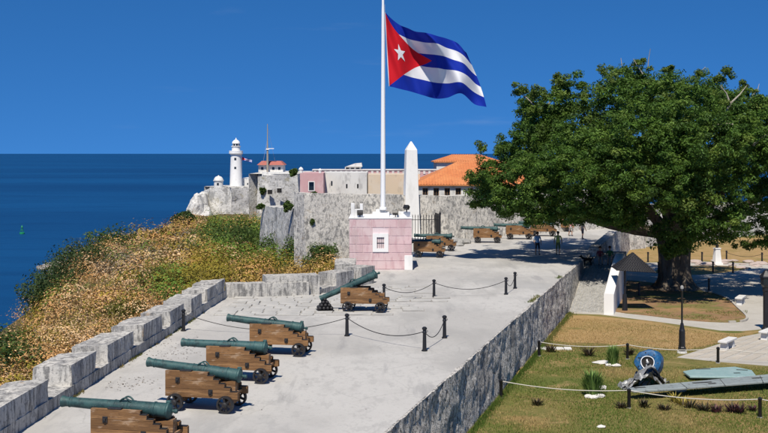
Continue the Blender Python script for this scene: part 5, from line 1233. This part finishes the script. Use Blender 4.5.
for a, b, lab in (('f0', 'f1', 'pale rope slung across the grass in front of the spiky plants'), ('f1', 'f2', 'pale rope slung in front of the grey wing'), ('f2', 'f3', 'pale rope running on from the post by purple plants'), ('b0', 'b1', 'pale rope along the dry grass behind the green plants'), ('b1', 'b2', 'pale rope between blue wreck and patio'), ('b2', 'b3', 'pale rope along the patio edge')):
    hang('rope', rl[a], rl[b], .16, .02, M['rope'], lab, 'rope', 'ropes round the wreck')

# wreck: crushed engine cowling with painted nose
g = G(646, 387, LOW); wk = thing('aircraft_wreck', 'crumpled aircraft engine wreck with battered blue cowling on the grass', 'wreck', g, 0)
ax_ = Vector((-.34, -.92, .22)).normalized(); Rm = Matrix.Translation((.18, .25, 1.02)) @ ax_.to_track_quat('Z', 'Y').to_matrix().to_4x4()
prof = [(.25, .34), (.27, .40), (.40, .42), (.53, .36), (.58, .24), (.60, .05), (.62, -.3), (.60, -.6), (.45, -.75)]
m_ = MB().lathe(prof, 30, M=Rm); co = np.array(m_.v); dn = fbm(co * 2.6, 3, 3) * .2; m_.v = [tuple(c + np.array([.5, -.2, .7]) * q) for c, q in zip(co, dn)]
cw = m_.build('cowling', M['bluemetal'], wk, smooth=True)
MB().lathe([(.02, .385), (.25, .385), (.25, .35)], 24, M=Rm).build('intake', M['dark'], cw)
vs = []
for rr_, hh in ((.30, .46), (.265, .455)):
    for k in range(28): a = 2*PI*k/28 ; rr2 = rr_ * (1 + .03 * math.sin(3 * a)) ; vs.append(Rm @ Vector((rr2 * math.cos(a), rr2 * math.sin(a), hh)))
MB().add(vs, [(k, (k+1) % 28, 28 + (k+1) % 28, 28 + k) for k in range(28)]).build('ring_marking', M['emblem'], cw)
for k, a in enumerate((1.9, 4.4)):
    MB().box((.03, -.03 - .01 * k, .40), (.14 + .02 * k, .03, .43), jit=.015, M=Rm @ Matrix.Rotation(a, 4, 'Z')).build('fan_blade', M['scrap'] if k % 2 else M['emblem'], cw)
MB().lathe([(.07, .40), (.06, .47), (.01, .5)], 12, M=Rm).build('spinner', M['scrap'], cw, smooth=True)
for k in range(7):
    a = k * .9; MB().lathe([(.012, .39), (.03, .42), (.03, .44), (.01, .445)], 8, M=Rm @ Matrix.Translation((.43 * math.cos(a), .43 * math.sin(a), -.02))).build('rivet', M['dark'], cw)
def crumple(name, x0, x1, y0, y1, hfun, seed, n=26):
    X, Y = np.meshgrid(np.linspace(x0, x1, n), np.linspace(y0, y1, n), indexing='ij'); p = np.stack([X.ravel(), Y.ravel(), 0*X.ravel()], -1)
    Z = hfun(X, Y) + (np.abs(fbm(p * 3.2, 4, seed)).reshape(n, n) * .5 - .06); X = X + fbm(p * 2.1, 3, seed + 3).reshape(n, n) * .25
    return grid_mesh(name, X, Y, np.maximum(Z, -.05), M['scrap'], wk, smooth=False)
crumple('skin_panel', -1.1, .9, -.7, .55, lambda X, Y: .98 * np.exp(-((X - .05) ** 2) / .35) * (1 - .35 * (Y + .5)), 5)
crumple('skin_panel', -1.0, .5, -.9, -.1, lambda X, Y: .55 * np.exp(-((X + .1) ** 2) / .35) + .08, 15)
crumple('skin_panel', .0, .85, -.5, .4, lambda X, Y: .75 * np.exp(-((X - .35) ** 2) / .15), 25)
for k in range(5): MB().tube([(-.7 + k*.3, -.5, .15), (-.5 + k*.28, -.62, .34 + .05*k), (-.3 + k*.22, -.4, .5)], .025, 6).build('pipe', M['iron'], wk)

# wings
def wing(name, label, pix, z, th, material, stones):
    cpt = [G(x, y, z) for x, y in pix]; cen = sum(cpt, Vector()) / len(cpt); o = thing(name, label, 'wing', (cen.x, cen.y, LOW), 0)
    pl = [(p.x - cen.x, p.y - cen.y) for p in cpt]
    if sum(a[0]*b[1] - b[0]*a[1] for a, b in zip(pl, pl[1:] + pl[:1])) < 0: pl = pl[::-1]
    sk = MB().prism(pl, z - LOW - th, z - LOW).build('skin', material, o, bevel=.02)
    return o, cen, sk
w1, c1, s1 = wing('tail_panel', 'flat pale teal aircraft panel lying on the grass by the patio', [(683, 371), (697, 368.5), (735, 366.5), (752, 370), (756, 375), (740, 376.5), (690, 376)], LOW + .22, .1, M['teal'], ())
for x, y, ln in ((703, 369, .7), (742, 370, .5), (737, 373, .3)):
    p = G(x, y, LOW + .22); MB().box((-ln/2, -.05, 0), (ln/2, .05, .012)).build('slot', M['dark'], w1, loc=(p.x - c1.x, p.y - c1.y, .222)).rotation_euler.z = random.uniform(-.3, .3)
w2, c2, s2 = wing('aircraft_wing', 'long grey aircraft wing propped on white stones across the grass', [(627, 388), (640, 386), (700, 380.5), (768, 374), (860, 366), (875, 373), (790, 379.3), (725, 384.3), (660, 389.3), (634, 390.5)], LOW + .42, .10, M['greym'], ())
for x, y, ln in ((702, 382.5, .9), (712, 383.5, .35), (640, 387.5, .5), (757, 378, .5)):
    p = G(x, y, LOW + .42); MB().box((-ln/2, -.06, 0), (ln/2, .06, .012)).build('slot', M['dark'], w2, loc=(p.x - c2.x, p.y - c2.y, .422)).rotation_euler.z = .25
for t in (.2, .4, .6, .8):
    a = G(640 + 200*t, 386 - 17*t, LOW + .42); b = G(650 + 190*t, 391 - 12*t, LOW + .42); MB().tube([(a.x - c2.x, a.y - c2.y, .424), (b.x - c2.x, b.y - c2.y, .424)], .012, 4).build('panel_seam', M['dark'], w2)

def rock(px, py, s, label, z=LOW, group=None, material='rockw', name='stone', flat=.6, sx=1.0):
    bm = bmesh.new(); bmesh.ops.create_icosphere(bm, subdivisions=2, radius=1)
    co = np.array([v.co for v in bm.verts]); q = fbm(co * 1.3 + px, 3, int(px) % 50)
    for v, k in zip(bm.verts, q): v.co = Vector((v.co.x * s * sx, v.co.y * s, v.co.z * s * flat)) * (1 + .5 * k)
    me = bpy.data.meshes.new(name); bm.to_mesh(me); bm.free(); me.materials.append(M[material]); o = bpy.data.objects.new(name, me); C.objects.link(o)
    o.location = G(px, py, z) + Vector((0, 0, s * flat * .45)); return tag(o, label, 'stone', group)
rock(678, 391, .26, 'white stone propping up the grey wing', sx=1.5); rock(751, 377, .12, 'small white stone under the end of the teal panel', sx=1.4); rock(644, 385, .22, 'white stone at the foot of the wreck', sx=1.2); rock(630, 390, .18, 'white stone under the grey wing tip')
for x, y, s in ((589, 397.5, .16), (594, 398, .15), (600, 397, .17)): rock(x, y, s, 'small white stone at the foot of the bushier green plant', group='stones by the bushier plant', sx=1.4)
for x, y, s in ((609, 366, .15), (616, 366.5, .18)): rock(x, y, s, 'small white stone at the foot of the tall upright green plant', group='stones by the upright plant', sx=1.4)
rock(603, 363, .3, 'flat white slab stone beside the upright green plant', flat=.25, sx=1.7); rock(602, 389, .2, 'pinkish white stone behind the bushier plant'); rock(601, 427.5, .14, 'lone pale stone on the bare lawn', sx=1.3)
rub = 'rubble'
for i, (x, y, s) in enumerate(((438, 247, .5), (447, 245.5, .6), (455, 244.5, .55), (463, 243.5, .45), (431, 249, .35), (459, 246, .3))): rock(x, y, s, 'grey boulder in the rubble heap at the foot of the fort wall', z=0.0, group='rubble heap boulders', material='cobble', sx=1.5, flat=.7)
rs = np.random.default_rng(3)
for i in range(22):
    x = rs.uniform(688, 766); y = rs.uniform(262.5, 269.5) if x > 735 else rs.uniform(261, 266)
    rock(x, y, rs.uniform(.18, .42), 'pale pinkish stone in the scattered row across the far grass', group='stones on the far grass', sx=1.7, flat=.5, material='pinkrock')

# spiky plants
def spiky(px, py, h, w_, label, cols, n=70, seed=1, z=LOW, group=None, cat='plant', up=.75, name='spiky_plant', leafw=.035):
    o = thing(name, label, cat, G(px, py, z), 0, group); r_ = np.random.default_rng(seed); V, Fq, col = [], [], []
    for k in range(n):
        a = r_.uniform(0, 2*PI); base = np.array([math.cos(a), math.sin(a), 0]) * r_.uniform(0, w_ * .42) + np.array([0, 0, r_.uniform(0, h * .55) if up > .7 else 0])
        ln = r_.uniform(.35, .6) * h if up > .7 else r_.uniform(.6, 1.) * h; out = r_.uniform(.15, .75) * (1.25 - up) * 2
        dr = np.array([math.cos(a) * out, math.sin(a) * out, 1.0]); dr /= np.linalg.norm(dr); sd = np.array([-math.sin(a), math.cos(a), 0]) * leafw
        m_ = base + dr * ln * .5; t_ = base + dr * ln + np.array([math.cos(a), math.sin(a), -.3]) * ln * .12; i0 = len(V)
        V += [base - sd * .7, base + sd * .7, m_ + sd, m_ - sd, t_, t_]; Fq += [(i0, i0+1, i0+2, i0+3), (i0+3, i0+2, i0+4, i0+5)]; c_ = np.array(cols[r_.integers(0, len(cols))]) * r_.uniform(.75, 1.25); col += [(*c_, 1)] * 6
    np_mesh('leaves', np.array(V), np.array(Fq), M['leaf'], o, col=np.array(col)); MB().tube([(0, 0, -.1), (0, 0, h * .5)], [.05, .03], 6).build('stem', M['bark'], o); return o
CG = [(.20, .32, .08), (.27, .40, .11), (.14, .24, .06)]
spiky(613, 366, 1.05, .55, 'tall upright bright green spiky plant ringed by white stones', CG, 420, 1, leafw=.022, up=.95)
spiky(592.5, 396, 1.15, .85, 'bushier bright green spiky plant in front of white stones', CG, 560, 2, leafw=.022, up=.9)
PU = [(.09, .035, .05), (.13, .05, .06), (.06, .05, .03)]; YE = [(.42, .33, .06), (.5, .42, .12), (.2, .2, .05)]; BR = [(.06, .045, .03), (.1, .07, .04), (.05, .06, .025)]
for i, (x, y, h, col_, lab) in enumerate(((675, 402, .5, YE, 'yellow variegated plant below the grey wing'), (683, 405, .5, YE, 'second yellow variegated plant beside the dark stemmed one'), (691, 408, .42, BR, 'small dark leafed plant next to the yellow plants'), (704, 411, .45, BR, 'dark reddish plant alone along the front rope'), (716, 412, .42, PU, 'purplish plant, smaller one left of the purple clump'),
        (733, 412, .5, PU, 'deep purple plant, first of the clump'), (739.5, 413, .55, PU, 'deep purple plant, fuller one of the clump'), (664, 410, .35, BR, 'tiny dark plant beside the wing stone'), (644, 407, .45, BR, 'small dark plant beside the front rope post'), (621.5, 408, .35, BR, 'tiny dark plant near the wing tip post'),
        (551, 352, .55, BR, 'dark red bushy plant by the flat slab row'), (589, 356, .7, BR, 'taller dark bushy plant in the dry strip'), (629, 355, .5, BR, 'dark plant behind the blue wreck'), (537, 405, .35, BR, 'withered dark plant on the lawn near the wall'), (753, 411, .35, PU, 'small purple plant by the rope post'))):
    spiky(x, y, h, .4, lab, col_, 46, 10 + i, up=.45, group='small bedding plants', name='bedding_plant', leafw=.03)

# white pedestal with dark bird-like bust, bollards and chains on the far grass
o = thing('statue_pedestal', 'white tapered pedestal on the far grass carrying a dark statue', 'pedestal', G(717, 264.5, LOW), .2)
frust(MB(), .34, .22, 0, 1.45).build('shaft', M['white'], o, bevel=.02); frust(MB(), .42, .4, -.1, .18).build('foot', M['white'], o); frust(MB(), .27, .27, 1.45, 1.55).build('cap', M['white'], o)
b = thing('bronze_statue', 'small dark statue with spread wings on the white pedestal', 'statue', o.location + Vector((0, 0, 1.55)), 0)
MB().tube([(0, 0, 0), (.02, 0, .2), (0, 0, .38), (.12, -.02, .5), (.26, -.02, .46)], [.12, .15, .12, .08, .02], 8).build('body', M['iron'], b, smooth=True)
for sd in (-1, 1): MB().add([(0, sd*.08, .3), (-.1, sd*.35, .55), (-.45, sd*.6, .42), (-.35, sd*.25, .25), (-.02, sd*.1, .27), (-.1, sd*.36, .52), (-.44, sd*.6, .40), (-.34, sd*.25, .22)], [(0,1,2,3), (7,6,5,4), (0,4,5,1), (1,5,6,2), (2,6,7,3), (3,7,4,0)]).build('wing', M['iron'], b)
gl = []
for i, (x, y, lab) in enumerate(((726.5, 260.5, 'black bollard on the far grass behind the white pedestal'), (713, 272.5, 'black bollard before the white pedestal on the path edge, nearer the trunk'), (733, 273, 'black bollard on the path edge past the white pedestal'), (658.5, 273, 'black bollard beside the sunshade in front of far grass'), (762, 262.5, 'black bollard at the far end of the grass chain'), (702, 262, 'black bollard on far grass close to the trunk'), (648, 262, 'black bollard behind the sunshade on far grass'),
        (639, 296, 'black bollard in the tree bed shade beside the sunshade post'), (709, 291, 'black bollard in the tree bed shade beyond the trunk'))):
    c = copy_tree(bproto); c.location = G(x, y, LOW); tag(c, lab, 'bollard', 'bollards on the lower garden'); gl.append(c.location + up)
for a, b, lab in ((0, 4, 'black chain sagging across the far grass beyond pedestal'), (1, 2, 'black chain between path edge bollards by pedestal'), (7, 8, 'black chain low around the tree bed')):
    hang('chain', gl[a], gl[b], .3, .018, M['iron'], lab, 'chain', 'chains in the garden')

# ------------------------------------------------------------------ people and dog
def skin_figure(nodes, edges, name, parent, mats, regions):
    """continuous body grown over a skeleton; regions colour the faces by nearest bone"""
    me = bpy.data.meshes.new(name); names = list(nodes); vi = {k: i for i, k in enumerate(names)}
    me.from_pydata([nodes[k][0] for k in names], [(vi[a], vi[b]) for a, b, _ in edges], [])
    o = bpy.data.objects.new(name, me); C.objects.link(o)
    md = o.modifiers.new('skin', 'SKIN'); md.use_smooth_shade = True
    for k in names:
        sv = me.skin_vertices[0].data[vi[k]]; r_ = nodes[k][1]; sv.radius = r_ if hasattr(r_, '__len__') else (r_, r_); sv.use_root = (k == names[0])
    sb_ = o.modifiers.new('sub', 'SUBSURF'); sb_.levels = 2; sb_.render_levels = 2
    dg = bpy.context.evaluated_depsgraph_get(); dg.update(); m2 = bpy.data.meshes.new_from_object(o.evaluated_get(dg)); o.modifiers.clear(); o.data = m2; m2.name = name
    m2.materials.clear()
    for x in mats: m2.materials.append(x)
    seg = [(Vector(nodes[a][0]), Vector(nodes[b][0]), reg) for a, b, reg in edges]
    for p in m2.polygons:
        c = p.center; best = None
        for a, b, reg in seg:
            d = b - a; t = max(0, min(1, (c - a).dot(d) / max(d.length_squared, 1e-9))); q = (c - (a + d * t)).length
            if best is None or q < best[0]: best = (q, reg)
        p.material_index = best[1]; p.use_smooth = True
    o.parent = parent; return o
def plain(nm, c, r_=.85): return mat(nm, c, [(9, U, .5, .7, tuple(x * .75 for x in c), .6)], rough=r_, spec=.2)
SK = plain('skin', (.42, .24, .16), .6); HA = plain('hair', (.03, .02, .015)); SHOE = plain('shoe', (.05, .045, .04))
def person(label, loc, rz, shirt, shorts, walk=.18, sit=False, h=1.72, cap=None, group=None):
    o = thing('person', label, 'person', loc, rz, group); s = h / 1.72; SM, TM = plain('shirt_cloth', shirt), plain('shorts_cloth', shorts)
    # faces -y
    if sit:
        N_ = {'pel': ((0, 0, .52), (.15, .12)), 'bel': ((0, .0, .68), (.14, .11)), 'chest': ((0, -.03, .88), (.16, .11)), 'neck': ((0, -.05, 1.06), .055), 'head0': ((0, -.07, 1.15), (.085, .095)), 'head1': ((0, -.08, 1.26), (.085, .1))}
        legs = lambda sd: {'hip%d' % sd: ((.09*sd, -.05, .5), .09), 'knee%d' % sd: ((.12*sd, -.45, .5), .065), 'ank%d' % sd: ((.12*sd, -.47, .08), .045), 'toe%d' % sd: ((.13*sd, -.62, .04), .04)}
        arms = lambda sd: {'sh%d' % sd: ((.19*sd, -.02, .98), .06), 'el%d' % sd: ((.23*sd, -.1, .72), .045), 'wr%d' % sd: ((.13*sd, -.32, .6), .033), 'ha%d' % sd: ((.11*sd, -.42, .58), .035)}
    else:
        N_ = {'pel': ((0, 0, .93), (.155, .115)), 'bel': ((0, .01, 1.1), (.14, .10)), 'chest': ((0, .0, 1.32), (.17, .115)), 'neck': ((0, -.01, 1.49), .055), 'head0': ((0, -.025, 1.57), (.08, .09)), 'head1': ((0, -.02, 1.67), (.08, .095))}
        legs = lambda sd: {'hip%d' % sd: ((.09*sd, -.02*sd, .86), .092), 'knee%d' % sd: ((.10*sd, -walk*.55*sd - .03, .49), .062), 'ank%d' % sd: ((.10*sd, -walk*sd + (.06 if sd < 0 else 0), .09), .042), 'toe%d' % sd: ((.11*sd, -walk*sd - .15, .035), .038)}
        arms = lambda sd: {'sh%d' % sd: ((.20*sd, .01, 1.42), .06), 'el%d' % sd: ((.27*sd, .04 + .1*sd*walk, 1.14), .043), 'wr%d' % sd: ((.28*sd, -.06 + .5*sd*walk, .90), .032), 'ha%d' % sd: ((.275*sd, -.1 + .55*sd*walk, .81), .036)}
    E = [('pel', 'bel', 0), ('bel', 'chest', 0), ('chest', 'neck', 0), ('neck', 'head0', 2), ('head0', 'head1', 2)]
    for sd in (-1, 1):
        N_.update(legs(sd)); N_.update(arms(sd))
        E += [('pel', 'hip%d' % sd, 1), ('hip%d' % sd, 'knee%d' % sd, 1), ('knee%d' % sd, 'ank%d' % sd, 2), ('ank%d' % sd, 'toe%d' % sd, 3), ('chest', 'sh%d' % sd, 0), ('sh%d' % sd, 'el%d' % sd, 0), ('el%d' % sd, 'wr%d' % sd, 2), ('wr%d' % sd, 'ha%d' % sd, 2)]
    skin_figure(N_, E, 'body', o, [SM, TM, SK, SHOE], None)
    hz = N_['head1'][0]; bm = bmesh.new(); bmesh.ops.create_uvsphere(bm, u_segments=14, v_segments=9, radius=.112)
    for v in list(bm.verts):
        if v.co.y < -.035 and v.co.z < .02: v.co.y = -.035
        if v.co.z < -.09: v.co.z = -.09
    me = bpy.data.meshes.new('hair'); bm.to_mesh(me); bm.free(); me.materials.append(HA if cap is None else plain('cap_cloth', cap)); hr = bpy.data.objects.new('hair' if cap is None else 'cap', me); C.objects.link(hr); hr.parent = o; hr.location = (hz[0], hz[1] + .012, hz[2] + .025)
    face = MB().add([(-.015, -.10, 0), (.015, -.10, 0), (0, -.135, -.015), (0, -.1, .04)], [(0, 1, 2), (0, 2, 3), (1, 3, 2), (0, 3, 1)]).build('nose', SK, o, loc=(hz[0], hz[1], hz[2] - .05))
    for sd in (-1, 1): MB().box((sd*.035 - .012, -.112, -.008), (sd*.035 + .012, -.098, .008)).build('eye', HA, o, loc=(hz[0], hz[1], hz[2] - .01))
    MB().box((-.025, -.112, -.004), (.025, -.1, .004)).build('mouth', plain('lip', (.3, .12, .1)), o, loc=(hz[0], hz[1], hz[2] - .085))
    for sd in (-1, 1): MB().lathe([(.01, -.012), (.026, 0), (.01, .012)], 8, M=Matrix.Rotation(R(90), 4, 'Y')).build('ear', SK, o, loc=(hz[0] + sd * .088, hz[1] + .01, hz[2] - .03))
    # fingers
    for sd in (-1, 1):
        hp_ = Vector(N_['ha%d' % sd][0]); fm = MB(); dn = Vector((0, -.6, -.4)).normalized() if sit else Vector((0, -.25, -1)).normalized()
        for k in range(4): b0 = hp_ + Vector((0, -.03 + .018 * k, -.01)); fm.tube([b0, b0 + dn * .045, b0 + dn * (.08 + .008 * (k in (1, 2))) + Vector((-.012 * sd, 0, 0))], [.009, .008, .006], 5)
        fm.tube([hp_ + Vector((0, -.03, .03)), hp_ + Vector((0, -.06, .0)), hp_ + Vector((-.01 * sd, -.065, -.035))], [.01, .009, .007], 5); fm.build('fingers', SK, o)
    o.scale = (s, s, s); return o
pa_ = person('person in blue top and black shorts walking across the terrace beside the shadow', G(537.5, 255), .1, (.18, .34, .55), (.015, .015, .02), .16, h=1.72)
pk = MB().box((-.15, .1, 1.08), (.15, .24, 1.45)).build('backpack', plain('pack_cloth', (.02, .03, .06)), pa_, bevel=.03)
pb_ = person('person in yellow-green shirt, olive shorts and dark cap walking beside the other', G(558, 255), -.15, (.48, .52, .12), (.16, .19, .07), .2, h=1.76, cap=(.03, .04, .03))
for sd in (-1, 1): MB().tube([(sd*.1, -.125, 1.2), (sd*.1, -.13, 1.38), (sd*.11, -.02, 1.47), (sd*.1, .12, 1.36)], .02, 6).build('strap', plain('strap_cloth', (.65, .65, .6)), pb_)
person('distant person in pink top by the far wall cannons', G(570.5, 236), .6, (.6, .25, .27), (.5, .47, .42), .1, h=1.68)
person('distant person in dark clothes on the sunlit far terrace', G(582.5, 239), 2.2, (.06, .06, .07), (.05, .05, .07), .12, h=1.7)
# ledge with two seated people at the end of the boundary wall
lp = WL(53.6, 1.55, -.42); lg = thing('stone_ledge', 'low pale stone block seat at the end of boundary wall', 'block', lp, -.28)
MB().box((-.75, -.25, -.4), (.75, .35, .45)).build('block', M['cobble'], lg, bevel=.03)
person('seated person in dark red top at the end of the boundary wall', lp + Vector((-.35, -.1, -.02)), -.1, (.16, .03, .04), (.35, .33, .3), sit=True, h=1.7)
person('seated person in green top beside the boundary wall', lp + Vector((.4, -.02, -.02)), -.25, (.04, .13, .05), (.45, .43, .4), sit=True, h=1.72)
dg_ = thing('dog', 'black dog standing beside the seated people at the wall end', 'dog', lp + Vector((-1.35, -.3, 0)), .15)
zr = float(LOW + 2.5 * ((53.2 - RA) / (RB - RA))); dg_.location.z = zr + .05
N_ = {'hips': ((.28, 0, .45), (.10, .11)), 'belly': ((.05, 0, .45), (.09, .10)), 'chest': ((-.2, 0, .44), (.11, .14)), 'neck': ((-.36, 0, .58), .075), 'head': ((-.46, 0, .66), .075), 'muz': ((-.60, 0, .62), .04), 'tail': ((.42, 0, .52), .03), 'tail2': ((.56, 0, .64), .018)}
E = [('hips', 'belly', 0), ('belly', 'chest', 0), ('chest', 'neck', 0), ('neck', 'head', 0), ('head', 'muz', 0), ('hips', 'tail', 0), ('tail', 'tail2', 0)]
for sd in (-1, 1):
    N_.update({'fs%d' % sd: ((-.22, .08*sd, .34), .055), 'fk%d' % sd: ((-.21, .085*sd, .19), .032), 'fp%d' % sd: ((-.22, .085*sd, .03), .03), 'ff%d' % sd: ((-.27, .085*sd, .02), .025), 'hh%d' % sd: ((.28, .08*sd, .36), .07), 'hk%d' % sd: ((.22, .09*sd, .26), .045), 'ho%d' % sd: ((.33, .09*sd, .15), .026), 'hp%d' % sd: ((.31, .09*sd, .03), .026), 'hf%d' % sd: ((.26, .09*sd, .02), .024)})
    E += [('chest', 'fs%d' % sd, 0), ('fs%d' % sd, 'fk%d' % sd, 0), ('fk%d' % sd, 'fp%d' % sd, 0), ('fp%d' % sd, 'ff%d' % sd, 0), ('hips', 'hh%d' % sd, 0), ('hh%d' % sd, 'hk%d' % sd, 0), ('hk%d' % sd, 'ho%d' % sd, 0), ('ho%d' % sd, 'hp%d' % sd, 0), ('hp%d' % sd, 'hf%d' % sd, 0)]
skin_figure(N_, E, 'body', dg_, [plain('black_fur', (.015, .013, .012))], None)
for sd in (-1, 1): MB().add([(-.43, sd*.03, .71), (-.40, sd*.075, .70), (-.41, sd*.06, .80), (-.46, sd*.05, .71)], [(0,1,2), (1,3,2), (3,0,2), (0,3,1)]).build('ear', bpy.data.materials['black_fur'], dg_)
